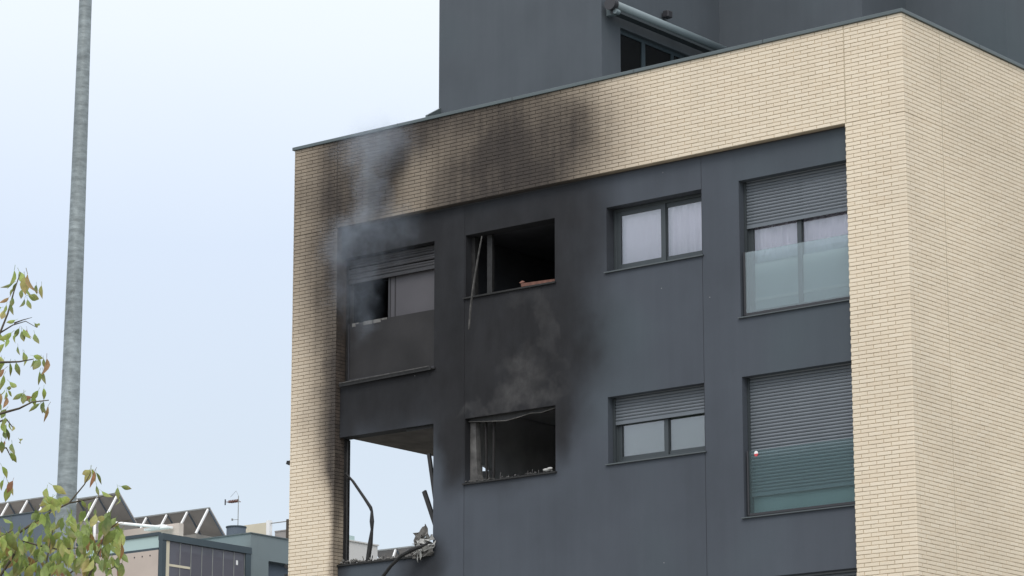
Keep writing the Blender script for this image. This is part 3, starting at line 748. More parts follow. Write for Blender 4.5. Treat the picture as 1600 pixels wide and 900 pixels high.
o = m.obj('rubble', 'ash', kind='stuff'); tag(o, 'low crust of grey rubble along the sill of the burnt-out opening', 'rubble')
m = MB()
for i in range(110):
    x = rr.uniform(-8.22, -6.5) if i > 45 else rr.uniform(-8.24, -7.7); s_ = rr.uniform(.008, .024); m.chunk((x, rr.uniform(.10, .34), -6.035 + s_ * .4), (s_ * 1.5, s_, s_), rr)
for i in range(10):
    x = rr.uniform(-8.2, -6.7); m.bar((x, .2, -6.04), (x + rr.uniform(-.02, .02), .22, -6.03 + rr.uniform(.03, .12)), .008, .008)
o = m.obj('rubble', 'dark_ash', kind='stuff'); tag(o, 'grey rubble scattered on the sill of the burnt lower small window', 'rubble')
m = MB(); m.chunk((-6.66, .16, -6.00), (.15, .06, .045), rr); m.chunk((-6.60, .16, -5.985), (.11, .05, .04), rr)
o = m.obj('rag', 'pale_scrap'); s = o.modifiers.new('soft', 'SUBSURF'); s.levels = s.render_levels = 2
tag(o, 'pale singed rag on the right end of the burnt lower small window sill', 'rag')
t = MB(); t.box(-12.32, -11.9, .40, .50, -5.27, -5.20); t.bar((-12.36, .42, -5.22), (-12.05, .45, -5.34), .06, .02)
tag(t.obj('bent_flap', 'charred_metal'), 'small charred flap sticking out of the left edge of the building at mid height', 'debris')
t = MB(); t.box(-12.35, -11.9, .40, .52, -7.19, -7.10); t.bar((-12.36, .42, -6.95), (-12.1, .45, -7.12), .05, .02)
tag(t.obj('bent_flap', 'charred_metal'), 'small charred flap at the left edge of the building near the bottom of the picture', 'debris')
# burnt shelving seen deep in the lower small opening
m = MB()
for xx in (-7.35, -7.2, -6.95): m.box(xx, xx + .03, 1.6, 1.63, -7.19, -5.45 + (xx + 7.35) * .3)
m.box(-7.35, -6.92, 1.6, 1.9, -5.62, -5.59)
o = m.obj('burnt_shelf', 'char'); tag(o, 'burnt shelf uprights deep inside the lower small opening', 'shelf')

# ---- smoke
def smoke(name, rings, blist, dens, label, n=16, col=(0.72, 0.82, 0.95)):
    m = MB(); m.tube([(x, y, z) for x, y, z, r in rings], [r for x, y, z, r in rings], n)
    a = NT(name + '_volume'); a.t.nodes.remove(a.b)
    pv = a.n('ShaderNodeVolumePrincipled'); pv.inputs['Color'].default_value = (*col, 1); pv.inputs['Anisotropy'].default_value = 0.1
    nz = a.noise(1.5, 6, 0.62, color=True)
    d = a.vmath('MULTIPLY', a.vmath('SUBTRACT', nz, (.5, .5, .5)), (1.1, .5, 1.1)); P = a.vmath('ADD', a.pos, d)
    tot = None
    for (x, y, z, rx, ry, rz, s) in blist:
        mp = a.n('ShaderNodeMapping', vector_type='TEXTURE'); mp.inputs['Location'].default_value = (x, y, z); mp.inputs['Scale'].default_value = (rx, ry, rz); a.l(P, mp.inputs[0])
        g = a.mr(a.vmath('LENGTH', mp.outputs[0], (0, 0, 0)), 1.0, 0.1, 0, s, True)
        tot = g if tot is None else a.math('ADD', tot, g)
    sv = a.vmath('MULTIPLY', P, (1.0, 1.0, .55))
    tot = a.math('MULTIPLY', tot, a.mr(a.noise(3.0, 6, 0.65, sv), 0.38, 0.66, 0.12, 1.5))
    a.l(a.math('MULTIPLY', tot, dens), pv.inputs['Density']); a.l(pv.outputs[0], a.out.inputs['Volume'])
    me = m.mesh(name, 'char'); me.materials.clear(); me.materials.append(a.m)
    o = place(name, me, kind='stuff'); tag(o, label, 'smoke'); return o
smoke('smoke', [(-10.1, -.3, -4.1, .2), (-10.1, -.3, -3.5, .8), (-10.1, -.3, -2.6, 1.05), (-10.0, -.3, -1.8, 1.3), (-10.0, -.3, -1.0, 1.25), (-9.8, -.3, -.3, 1.3), (-9.8, -.3, .15, 1.0), (-9.8, -.3, .55, .2)],
      [(-10.45, -.3, -1.9, .75, .4, .65, .75), (-9.8, -.3, -1.8, 1.15, .4, .7, .6), (-10.05, -.3, -2.7, .36, .4, 1.1, .8), (-10.5, -.3, -2.7, .4, .35, .9, .4), (-9.95, -.3, -1.1, .45, .4, .9, .95), (-9.9, -.3, -.35, 1.1, .4, .8, .65)], 1.35,
      'thin blue grey smoke rising from the burnt upper left window over the brick band', 20)

# ================================================================== lamp post in front
t = root('lamp_post', 'tall tapered galvanised steel post standing in front of the sky at the left', 'lamp post', (3.94, -19.86, GZ))
P_ = lambda z: Vector((3.94 + 0.005 * (z + 10), -19.86 + 0.002 * (z + 10), z))
n = 24; zs = [GZ + .02, -13.5, -10, -6.17, -2, 0.5]; rad = [.118, .102, .080, .0535, .036, .033]
m = MB(); m.tube([P_(z) for z in zs], rad, n); under(t, m.obj('post', 'galvanised', smooth=True))
m = MB(); m.tube([P_(z) + Vector((.6, .45, 0)).normalized() * (r_ - .001) for z, r_ in zip(zs, rad)], .004, 6); under(t, m.obj('weld_seam', 'galvanised', smooth=True))
m = MB(); m.box(3.75, 4.16, -20.05, -19.64, GZ + .001, GZ + .03); under(t, m.obj('base_plate', 'galvanised'))
m = MB(); tp = P_(.5); m.tube([tp, tp + Vector((-.7, -.4, .12))], .03, 8); under(t, m.obj('arm', 'galvanised'))
m = MB(); m.tube([tp + Vector((-.7, -.4, .10)), tp + Vector((-.95, -.54, .13)), tp + Vector((-1.25, -.71, .13))], [.05, .12, .05], 10, .45); under(t, m.obj('lamp_head', 'frame_metal', smooth=True))

# ================================================================== young street tree at the left
YA = 0.67146
TREE = root('street_tree', 'young tree with drooping green and reddish leaves reaching in at the left edge', 'tree', (8.34, -25.51, GZ), YA)
TW=[
 [ (0.481,0.05,5.017),(0.618,0.05,5.321),(0.687,0.05,5.474),(0.728,0.05,5.590),(0.760,0.05,5.725),(0.794,0.05,5.840) ],
 [ (0.687,0.05,5.474),(0.760,0.05,5.521),(0.835,0.05,5.544),(0.903,0.05,5.505) ],
 [ (0.767,0.05,5.532),(0.816,0.05,5.551),(0.871,0.05,5.567) ],
 [ (0.633,-0.24,5.222),(0.743,-0.24,5.237),(0.853,-0.24,5.241),(0.934,-0.24,5.256) ],
 [ (0.620,-0.30,4.893),(0.765,-0.30,4.926),(0.873,-0.30,4.956),(0.945,-0.30,4.993),(1.040,-0.30,5.004) ],
 [ (0.584,-0.07,4.806),(0.709,-0.07,4.919),(0.764,-0.07,4.937),(0.802,-0.07,4.889) ],
 [ (0.449,0.29,4.758),(0.597,0.29,4.834),(0.710,0.29,4.834),(0.750,0.29,4.758) ],
 [ (0.274,0.21,3.954),(0.563,0.21,4.140),(0.816,0.21,4.320),(0.980,0.21,4.433),(1.101,0.21,4.493),(1.187,0.21,4.603),(1.223,0.21,4.675) ],
 [ (1.101,0.21,4.493),(1.257,0.21,4.523),(1.368,0.21,4.554) ],
 [ (0.573,-0.19,3.792),(0.782,-0.19,4.010),(0.902,-0.19,4.211),(0.993,-0.19,4.185),(1.103,-0.19,4.163),(1.212,-0.19,4.170) ],
 [ (1.191,0.03,3.893),(1.286,0.03,4.114),(1.347,0.03,4.299),(1.352,0.03,4.392) ],
 [ (1.347,0.03,4.299),(1.416,0.03,4.355),(1.489,0.03,4.366) ],
 [ (1.010,-0.23,3.859),(1.046,-0.23,4.078),(1.082,-0.23,4.297) ],
 [ (0.645,-0.28,4.144),(0.787,-0.28,4.217),(0.858,-0.28,4.261) ],
 [ (0.787,-0.20,3.900),(0.890,-0.20,4.045),(0.997,-0.20,4.100) ],
 [ (1.264,0.30,3.928),(1.333,0.30,4.115),(1.406,0.30,4.153) ],
 [ (1.049,0.23,3.956),(1.119,0.23,4.087),(1.192,0.23,4.143) ],
]
LV=[
(0.710,0.33,5.919,0.095,-10,1),(0.749,0.27,5.898,0.080,25,1),(0.842,-0.10,5.777,0.088,5,3),(0.896,-0.32,5.740,0.124,-5,3),(0.804,-0.27,5.699,0.058,-60,0),(0.777,0.05,5.779,0.051,0,0),(0.735,0.20,5.779,0.051,-30,0),(0.956,-0.37,5.665,0.047,0,0),(0.961,-0.21,5.699,0.062,8,3),(0.864,-0.07,5.669,0.066,70,0),(0.834,-0.02,5.662,0.066,-5,0),(0.907,-0.36,5.580,0.055,12,0),(0.791,0.14,5.756,0.051,-10,1),(0.901,-0.36,5.641,0.047,20,1),(0.762,0.01,5.676,0.051,-10,0),(0.682,0.34,5.754,0.051,-50,3),(0.738,-0.07,5.616,0.051,-30,1),(0.688,0.15,5.634,0.066,-8,3),(0.808,-0.33,5.560,0.051,10,0),(0.643,0.32,5.689,0.051,-70,1),(0.792,-0.06,5.527,0.051,-60,1),(0.779,0.17,5.528,0.051,-20,0),(0.883,-0.33,5.413,0.058,30,1),(0.828,0.15,5.519,0.047,8,3),(0.873,-0.31,5.407,0.058,10,1),(0.865,0.19,5.563,0.036,40,0),(0.858,0.33,5.590,0.029,70,1),(0.965,-0.42,5.367,0.069,2,0),(0.803,-0.00,5.383,0.051,0,0),(0.865,-0.19,5.308,0.055,20,0),(0.806,-0.08,5.442,0.066,-30,1),(0.764,-0.01,5.462,0.080,-70,1),(0.844,0.32,5.394,0.051,80,1),(0.900,0.09,5.322,0.051,-5,1),(0.948,-0.10,5.290,0.080,-12,0),(0.901,0.35,5.384,0.051,20,0),(0.970,0.02,5.315,0.091,5,3),(0.902,0.21,5.278,0.066,-8,0),(0.892,0.40,5.317,0.062,8,0),(0.931,-0.22,5.256,0.036,-10,0),(0.721,0.23,5.335,0.066,-12,0),(0.727,0.42,5.375,0.066,15,0),(0.833,0.06,5.354,0.062,10,1),(0.899,-0.35,5.036,0.062,-50,0),(0.805,0.26,5.157,0.069,5,0),(0.843,0.33,5.148,0.058,-70,3),(0.926,-0.14,5.055,0.047,10,1),(0.892,0.25,5.171,0.062,-25,1),(0.903,0.38,5.211,0.055,-5,1),(0.847,0.26,5.126,0.044,-30,0),(0.938,0.03,5.050,0.066,-50,0),(0.886,0.41,5.125,0.062,20,0),(0.899,0.42,5.138,0.058,10,0),(0.986,0.03,5.036,0.080,-8,3),(0.799,-0.32,5.071,0.044,80,0),(0.743,-0.05,5.114,0.044,15,1),(0.727,0.16,5.152,0.044,40,1),(0.758,-0.08,4.946,0.051,0,1),(0.718,0.32,4.993,0.044,12,1),(0.821,-0.18,4.878,0.047,22,3),(0.856,-0.16,4.804,0.066,60,3),(1.253,-0.01,4.648,0.066,-60,3),(1.214,0.24,4.699,0.073,-20,3),(1.199,0.40,4.727,0.066,10,3),(1.326,-0.33,4.581,0.062,15,0),(1.309,-0.28,4.597,0.080,-3,3),(0.627,-0.36,4.620,0.083,60,1),(0.594,-0.25,4.611,0.063,-15,1),(0.711,0.23,4.635,0.055,-13,1),(0.599,-0.22,4.693,0.070,48,0),(0.533,0.30,5.451,0.088,-46,3),(0.737,0.23,4.596,0.076,-5,1),(0.726,-0.40,4.891,0.061,-27,3),(0.485,-0.06,5.408,0.085,55,1),(0.660,0.12,5.194,0.086,26,0),(0.773,-0.45,4.498,0.057,3,2),(0.602,0.26,4.961,0.060,-27,1),(0.614,0.24,4.737,0.069,-13,0),(0.677,-0.00,5.334,0.074,43,2),(0.684,0.14,5.336,0.064,-8,1),(0.536,0.26,5.119,0.056,-21,1),(0.591,-0.29,4.822,0.072,11,0),(0.622,0.06,5.039,0.087,-56,3),(0.549,-0.30,4.683,0.062,39,2),(0.580,0.23,4.796,0.084,-13,0),(0.794,-0.07,4.743,0.057,31,1),(0.556,-0.31,4.786,0.087,-6,0),(0.776,-0.14,4.872,0.062,-10,0),(0.418,0.37,5.170,0.081,13,2),(0.571,0.00,4.808,0.084,-64,1),(0.684,-0.20,4.796,0.071,29,0),(0.562,-0.19,5.461,0.066,-33,0),(0.535,0.28,4.898,0.080,20,0),(0.788,0.09,4.605,0.068,-26,3),(0.632,0.10,5.201,0.085,-16,2),(0.538,0.01,5.449,0.083,2,1),(0.608,0.24,5.333,0.059,43,2),(0.541,0.11,5.171,0.080,36,3),(0.737,0.22,4.622,0.070,23,2),(0.540,-0.07,5.161,0.074,-14,3),(0.787,-0.30,4.621,0.061,25,2),(0.627,-0.30,5.113,0.085,-18,0),(0.678,-0.27,5.319,0.072,0,1),(0.841,-0.31,4.752,0.076,-14,0),(0.600,0.07,4.835,0.084,10,3),(0.515,0.16,4.762,0.071,55,0),(0.573,0.38,4.827,0.070,12,1),(0.793,-0.41,5.309,0.070,-36,2),(0.487,-0.04,4.565,0.072,-80,3),(0.765,-0.44,5.029,0.071,22,3),(0.690,0.33,5.179,0.057,7,1),(0.495,0.32,4.749,0.072,7,0),(0.480,0.02,5.196,0.057,26,3),(0.689,0.22,5.258,0.078,-1,2),(0.541,0.34,5.433,0.060,21,0),(0.559,0.23,4.629,0.077,-31,1),(0.508,0.11,5.399,0.077,-19,0),(0.440,0.38,5.535,0.055,53,3),(0.718,-0.11,4.701,0.085,29,0),(0.778,-0.18,4.792,0.066,-12,3),(0.596,-0.32,4.579,0.074,14,1),(0.661,0.40,5.330,0.084,-41,3),(0.836,-0.45,5.081,0.066,44,1),(0.524,-0.10,5.271,0.057,25,2),(0.783,-0.33,4.762,0.057,4,0),(0.453,0.29,4.907,0.067,25,3),(0.622,0.32,4.730,0.068,17,0),(0.543,0.08,4.781,0.062,33,3),(0.773,-0.15,5.054,0.064,1,3),(0.603,-0.40,5.034,0.072,-33,0),(1.034,-0.01,4.491,0.071,-52,2),(1.086,-0.39,4.388,0.074,-64,2),(1.081,-0.19,4.451,0.078,-1,2),(1.052,0.02,4.477,0.070,42,2),(1.007,-0.06,4.487,0.057,60,2),(0.947,0.40,4.534,0.060,40,2),(1.082,-0.05,4.487,0.055,-2,2),(1.127,-0.27,4.413,0.073,-88,2),(1.037,0.19,4.500,0.071,-7,2),(1.011,0.29,4.524,0.074,80,2),(1.109,-0.24,4.408,0.056,1,2),(0.989,0.08,4.560,0.079,-19,2),(1.119,-0.26,4.442,0.059,79,2),(1.045,-0.02,4.460,0.074,-43,2),(0.992,0.27,4.538,0.066,-28,2),(1.091,-0.39,4.497,0.078,57,2),(0.848,-0.22,4.184,0.070,-34,2),(0.909,0.42,4.235,0.063,39,1),(0.806,0.08,4.232,0.098,1,1),(0.887,0.12,4.160,0.071,6,3),(1.369,0.38,4.126,0.091,44,3),(0.884,0.36,4.439,0.086,73,3),(0.686,0.06,4.130,0.088,-11,1),(1.172,-0.25,4.363,0.062,6,0),(1.217,-0.42,4.119,0.082,-1,2),(0.920,-0.41,4.103,0.083,-6,0),(0.839,-0.16,4.213,0.076,-15,0),(1.241,0.06,4.094,0.092,34,2),(0.939,-0.42,4.161,0.080,-24,1),(1.107,-0.29,4.069,0.061,-7,1),(1.436,0.09,4.300,0.087,-7,2),(1.399,-0.33,4.330,0.096,-5,0),(1.141,-0.30,4.242,0.061,-52,1),(1.201,-0.15,4.118,0.080,8,0),(1.395,-0.20,4.248,0.075,32,2),(0.794,-0.40,4.138,0.062,1,2),(1.238,0.35,4.482,0.066,-8,0),(0.868,-0.22,4.052,0.095,-15,0),(0.719,-0.28,4.343,0.070,-27,0),(1.112,-0.21,4.228,0.065,-3,1),(1.056,0.12,4.189,0.086,26,0),(1.115,-0.26,4.125,0.064,11,0),(1.163,-0.24,4.140,0.083,8,1),(1.142,-0.29,4.187,0.071,0,2),(1.391,0.28,4.383,0.073,-73,3),(0.867,-0.38,4.130,0.085,20,0),(1.114,0.10,4.204,0.066,38,3),(1.375,0.29,4.378,0.065,-10,1),(1.400,-0.43,4.091,0.080,-15,0),(0.981,-0.38,4.047,0.090,-14,2),(1.130,0.28,4.361,0.076,22,0),(0.677,0.20,4.100,0.094,-4,0),(0.895,-0.31,4.202,0.097,-15,3),(1.424,-0.04,4.222,0.079,12,2),(1.235,0.40,4.434,0.061,82,2),(1.177,0.18,4.442,0.067,2,2),(0.921,0.12,4.237,0.086,25,2),(1.116,0.04,4.217,0.096,0,2),(1.043,0.39,4.437,0.065,-30,0),(0.793,-0.32,4.256,0.063,10,3),(1.312,-0.42,4.080,0.094,-16,2),(1.346,0.26,4.186,0.072,35,2),(1.482,-0.28,4.071,0.076,-11,0),(1.345,0.41,4.341,0.072,-52,0),(1.061,0.14,4.156,0.091,-14,3),(0.835,0.12,4.195,0.095,-33,3),(0.955,0.31,4.151,0.063,3,2),(1.303,-0.22,4.184,0.088,-3,1),(0.760,0.40,4.283,0.065,-61,3),(1.337,-0.40,4.074,0.097,-16,2),(1.301,-0.34,4.205,0.079,2,0),(1.217,0.29,4.205,0.069,-46,0),(1.328,0.30,4.242,0.077,-13,0),(0.653,0.33,4.160,0.089,-31,0),(0.873,0.28,4.267,0.076,6,0),(0.652,0.25,4.339,0.088,46,1),(0.921,-0.44,4.056,0.061,-12,0),(1.384,-0.30,4.159,0.066,-11,0),(1.018,0.31,4.272,0.069,-11,2),(1.230,-0.26,4.117,0.083,8,1),(0.815,-0.39,4.046,0.072,-13,2),(0.656,0.42,4.198,0.060,-52,2),(1.027,-0.41,4.015,0.089,-2,0),(1.202,0.32,4.168,0.087,-11,2),(1.058,0.10,4.262,0.086,3,3),(1.119,-0.17,4.062,0.077,6,3),(0.974,-0.09,4.155,0.068,-13,0),(0.895,-0.08,4.132,0.072,-16,1),(1.275,0.13,4.172,0.063,-17,0),(1.224,-0.06,4.233,0.080,-1,0),(1.121,0.20,4.352,0.094,-10,1),(0.763,-0.40,4.122,0.085,-3,0),(0.923,-0.19,4.084,0.089,18,2),(0.850,0.23,4.117,0.059,44,2),(1.011,-0.33,4.068,0.088,-34,1),(1.323,0.13,4.230,0.068,-25,0),(0.945,-0.11,4.333,0.067,-4,2),(0.831,-0.38,4.217,0.073,-29,2),(1.325,-0.06,4.215,0.072,34,0),(1.293,0.10,4.227,0.069,-21,0),(1.204,0.17,4.317,0.076,34,3),(1.265,-0.32,4.173,0.069,-7,0),(1.142,0.02,4.181,0.065,-16,2),(1.086,-0.27,4.307,0.067,-1,1),(1.040,-0.38,4.219,0.077,-11,1),(0.907,0.16,4.286,0.084,-19,0),(1.243,0.31,4.239,0.088,17,2),(0.920,-0.28,4.083,0.089,-27,0),(0.965,0.02,4.142,0.075,6,3),(0.958,0.01,4.168,0.074,-19,0),(0.838,-0.36,4.151,0.068,21,3),(1.025,0.42,4.312,0.081,37,0),(0.807,-0.12,4.139,0.079,1,0),(1.334,0.40,4.209,0.066,-9,0),(1.006,0.02,4.244,0.065,30,0),(0.753,0.14,4.225,0.091,-54,1),(1.080,0.22,4.120,0.091,27,1),(1.083,0.12,4.116,0.095,-26,3),(0.834,-0.21,4.326,0.072,-1,0),(1.149,-0.22,4.292,0.093,26,0),(0.841,0.07,4.316,0.078,-21,0),(1.493,-0.43,4.162,0.077,-16,3),(1.107,0.16,4.101,0.085,-16,2),(1.190,0.16,4.204,0.088,2,1),(0.946,-0.26,4.110,0.086,22,3),(1.299,-0.24,4.224,0.071,-14,3),(1.003,-0.23,4.073,0.072,7,0),(0.973,0.35,4.201,0.079,35,2),(0.897,-0.32,4.160,0.070,-5,1),(1.048,-0.21,4.227,0.078,13,3),(1.106,0.18,4.425,0.097,23,2),(0.975,-0.07,4.061,0.062,2,0),(1.096,-0.39,4.219,0.072,-16,0),(1.158,-0.33,4.169,0.076,19,3),(0.806,0.08,4.142,0.071,31,1),(1.087,-0.32,4.074,0.087,-34,0),(1.447,-0.34,4.251,0.098,-34,0),(1.058,0.28,4.313,0.095,14,1),(1.199,-0.40,4.200,0.079,3,2),(1.391,0.08,4.134,0.060,22,1),(0.843,-0.26,4.267,0.070,15,0),(1.029,0.42,4.218,0.071,-33,0),(0.836,-0.37,4.232,0.098,31,0),(0.755,-0.26,4.061,0.071,15,1),(1.054,-0.11,4.267,0.094,-74,1),(0.733,-0.31,3.995,0.085,0,0),(1.276,0.41,4.313,0.087,-6,3),(1.302,-0.12,4.374,0.075,-7,3),(1.161,-0.34,4.067,0.078,-29,0),(0.916,0.42,4.300,0.093,-13,2),(1.010,0.28,4.394,0.064,-28,2),(0.818,-0.41,4.199,0.075,16,1),(1.085,0.29,4.227,0.063,26,0),(1.224,0.18,4.128,0.075,-29,0),(0.911,-0.39,4.196,0.081,24,0),(0.671,0.29,4.338,0.087,40,1),(0.912,-0.02,4.119,0.081,19,0),(0.983,0.18,4.071,0.093,-49,2),(1.390,0.37,4.367,0.074,-42,3),(1.217,0.03,4.288,0.088,12,1),(0.859,0.18,4.140,0.067,-49,2),(1.235,0.20,4.497,0.053,-26,1),(1.205,-0.02,4.470,0.041,33,0),(1.327,-0.07,4.517,0.057,46,1),(1.326,-0.29,4.513,0.056,10,0),(1.382,0.36,4.617,0.051,76,0),(1.425,-0.12,4.531,0.061,-3,0),(1.394,0.23,4.525,0.045,10,1),(1.216,-0.01,4.481,0.049,44,1),(1.210,0.08,4.533,0.065,-70,1),(1.178,-0.07,4.464,0.046,-3,1),(1.201,-0.09,4.517,0.042,40,1),(1.360,-0.42,4.406,0.053,-13,1),(1.277,-0.07,4.507,0.053,-96,0),(1.351,-0.02,4.520,0.065,-15,1),(1.234,-0.02,4.517,0.059,59,0),(1.305,0.45,4.626,0.061,-35,0),(1.450,-0.29,4.490,0.044,51,0),(1.341,0.35,4.633,0.044,19,0),(1.477,-0.29,4.470,0.044,27,0),(1.398,-0.31,4.515,0.044,46,0),
]

m = MB(); m.tube([(0, 0, 0), (.02, .01, 1.2), (-.02, 0, 2.4), (.03, .02, 3.5), (.02, 0, 4.6), (.10, 0, 5.4), (.12, .02, 6.2)], [.075, .062, .055, .047, .034, .022, .008], 10)
m.obj('trunk', 'bark', TREE, smooth=True)
roots = [(.06, .02, 4.7), (.08, 0, 5.1), (.08, 0, 5.1), (.05, 0, 4.6), (.04, 0, 4.2), (.04, 0, 4.3), (.04, 0, 4.4), (.03, 0, 3.3)]
for i, tw in enumerate(TW):
    base = {0: (.02, 0, 4.6), 3: (.02, 0, 4.5), 4: (.02, 0, 4.3), 5: (.02, 0, 4.3), 6: (.02, 0, 4.2), 7: (.03, .01, 3.2), 9: (.03, .01, 3.2), 13: (.03, 0, 3.7), 14: (.03, .01, 3.1), 10: (.03, 0, 2.9), 12: (.03, 0, 2.9), 15: (.03, 0, 2.8), 16: (.03, 0, 2.8)}.get(i)
    pts = ([base] if base else []) + list(tw); n_ = len(pts)
    big = .011 if base else .005
    m = MB(); m.tube(pts, [big * (1 - .75 * k / (n_ - 1)) for k in range(n_)], 6); m.obj('branch', 'twig', TREE, smooth=True)
def leaf_mesh(i, wid, curl, fold):
    m = MB(); st = [(0, .03), (.18, .62), (.4, 1.0), (.62, .86), (.82, .45), (1.0, .02)]
    for (t_, w_) in st:
        z = -t_; y = -curl * t_ * t_
        m.v += [(-w_ * wid, y + fold * w_ * wid, z), (0, y, z), (w_ * wid, y + fold * w_ * wid, z)]
    for k in range(len(st) - 1):
        a1 = k * 3; m.f += [(a1, a1 + 1, a1 + 4, a1 + 3), (a1 + 1, a1 + 2, a1 + 5, a1 + 4)]
    b = len(m.v)     # petiole
    m.v += [(-.012, 0, .0), (.012, 0, .0), (.012, .03, .28), (-.012, .03, .28), (0, .02, .0), (0, .05, .28)]
    m.f += [(b, b + 1, b + 2, b + 3), (b + 1, b + 4, b + 5, b + 2), (b + 4, b, b + 3, b + 5)]
    return m
LM = [leaf_mesh(i, *q).mesh('leaf', 'leaf', True) for i, q in enumerate(((.22, .25, .35), (.19, .5, .6), (.26, .1, .25), (.14, .4, .9), (.23, -.2, .5)))]
TONE = {0: .16, 1: .38, 2: .56, 3: .82}
rl = random.Random(9)
for k, (x, y, z, l, ang, tone) in enumerate(LV[:298]):
    me = LM[rl.randrange(5)]
    o = bpy.data.objects.new('leaf', me); C.objects.link(o); o.parent = TREE
    o.location = (x, y, z); l *= 1.25 if z > 4.6 else 1.25; o.scale = (l, l, l)
    o.rotation_euler = (rl.uniform(-.45, .45), -math.radians(ang), rl.uniform(-1.1, 1.1))
    o.color = (min(1, max(0, TONE[tone] + rl.uniform(-.1, .1))), 0, 0, 1)
# the rest of the crown, out of the picture to the left
vm = MB()
for k in range(170):
    u = rl.uniform(.64, 1.42); top = 4.40 if u > 1.2 else (4.46 if u > .95 else 4.33)
    v = 3.95 + (top - 3.95) * rl.random() ** .8
    if u > 1.3 and v < 4.1 and rl.random() < .5: continue
    l = rl.uniform(.05, .095); c = Vector((u, rl.uniform(-.5, .6), v)); g = leaf_mesh(0, rl.uniform(.2, .3), rl.uniform(0, .5), .4)
    Rm = Matrix.Rotation(rl.uniform(-1.2, 1.2), 3, 'Z') @ Matrix.Rotation(rl.gauss(0, .5), 3, 'Y') @ Matrix.Rotation(rl.gauss(0, .4), 3, 'X')
    b = len(vm.v); vm.v += [tuple(c + Rm @ (Vector(p_) * l)) for p_ in g.v]; vm.f += [tuple(b + i for i in f) for f in g.f]
for k in range(150):
    z = rl.choice([rl.uniform(4.75, 5.05), rl.uniform(5.05, 5.55)]); c = Vector((rl.uniform(.45, .70), rl.uniform(-.4, .4), z)); l = rl.uniform(.05, .085); g = leaf_mesh(0, .25, .3, .4)
    Rm = Matrix.Rotation(rl.uniform(-1.2, 1.2), 3, 'Z') @ Matrix.Rotation(rl.gauss(0, .5), 3, 'Y')
    b = len(vm.v); vm.v += [tuple(c + Rm @ (Vector(p_) * l)) for p_ in g.v]; vm.f += [tuple(b + i for i in f) for f in g.f]
vo_ = vm.obj('foliage', 'leaf', TREE, smooth=True, kind='stuff'); vo_.color = (.36, 0, 0, 1)
mm = MB(); proto = [leaf_mesh(0, .26, .25, .35), leaf_mesh(0, .22, .5, .6)]
for k in range(900):
    an = rl.uniform(0, 6.28); el = rl.uniform(-1, 1); r_ = rl.uniform(.35, 1.0) ** .6
    c = Vector((math.cos(an) * r_ * math.sqrt(1 - el * el) * 1.0 - .45, math.sin(an) * r_ * math.sqrt(1 - el * el) * .9, 4.55 + el * r_ * 1.35))
    if c.x > 0.35: continue
    l = rl.uniform(.06, .10); R = Matrix.Rotation(rl.uniform(0, 6.28), 3, 'Z') @ Matrix.Rotation(rl.gauss(0, .5), 3, 'X')
    g = proto[k % 2]; b = len(mm.v); mm.v += [tuple(c + R @ (Vector(p) * l)) for p in g.v]; mm.f += [tuple(b + i for i in f) for f in g.f]
mm.obj('crown', 'leaf', TREE, smooth=True, kind='stuff')
for k in range(9):
    an = rl.uniform(1.8, 4.6); z0 = rl.uniform(3.2, 4.8)
    m = MB(); m.tube([(0, 0, z0), (.35 * math.cos(an), .35 * math.sin(an), z0 + .3), (.9 * math.cos(an), .8 * math.sin(an), z0 + .6)], [.012, .008, .003], 6); m.obj('branch', 'twig', TREE, smooth=True)

# ================================================================== neighbouring buildings, some 95 m away
NB = root('neighbour_building', 'distant grey and beige apartment block with a glazed roof terrace, seen at the lower left', 'building', (-46, 30, GZ))
nb = lambda o: under(NB, o)
XC, YF, YT = -42.73, 27.91, 31.757
m = MB(); m.box(-64, XC - .25, 26.0 + 2.0, YT - .02, GZ, -2.6); nb(m.obj('lower_floors', 'beige_wall'))
# roof terrace front wall: beige, with small vent holes; upper band set back
m = MB(); m.box(-45.9, -42.86, YF, YF + .2, -2.6, -.735); o = nb(m.obj('terrace_wall', 'beige_wall'))
m2 = MB()
for xx in (-43.86, -43.53, -43.20): m2.box(xx - .02, xx + .02, YF - .006, YF + .01, -.905, -.86)
m2.obj('vent_hole', 'dark_plastic', o)
m = MB(); m.box(-51.5, -47.35, 28.0, 28.2, GZ, .95); nb(m.obj('blue_wall', 'blue_grey_render'))
m = MB(); m.box(-51.6, -47.32, 27.97, 28.23, .951, .98); nb(m.obj('wall_cap', 'coping_metal'))
m = MB(); m.box(-48.6, -43.7, 29.6, 29.8, GZ, .36); nb(m.obj('upper_wall', 'beige_wall'))
m = MB(); m.tube([(-47.2, 29.2, -.2), (-47.2, 29.2, .64), (-46.9, 29.2, .68), (-44.2, 29.25, .14 + .10)], .045, 8)
m.tube([(-46.95, 29.2, -.2), (-46.95, 29.2, .62)], .045, 8); nb(m.obj('white_pipe', 'white_paint', smooth=True))
m = MB(); m.box(-44.9, -43.9, 29.3, 29.55, .20, .26); m.box(-44.5, -44.1, 29.3, 29.5, .261, .32); nb(m.obj('white_tray', 'white_paint'))
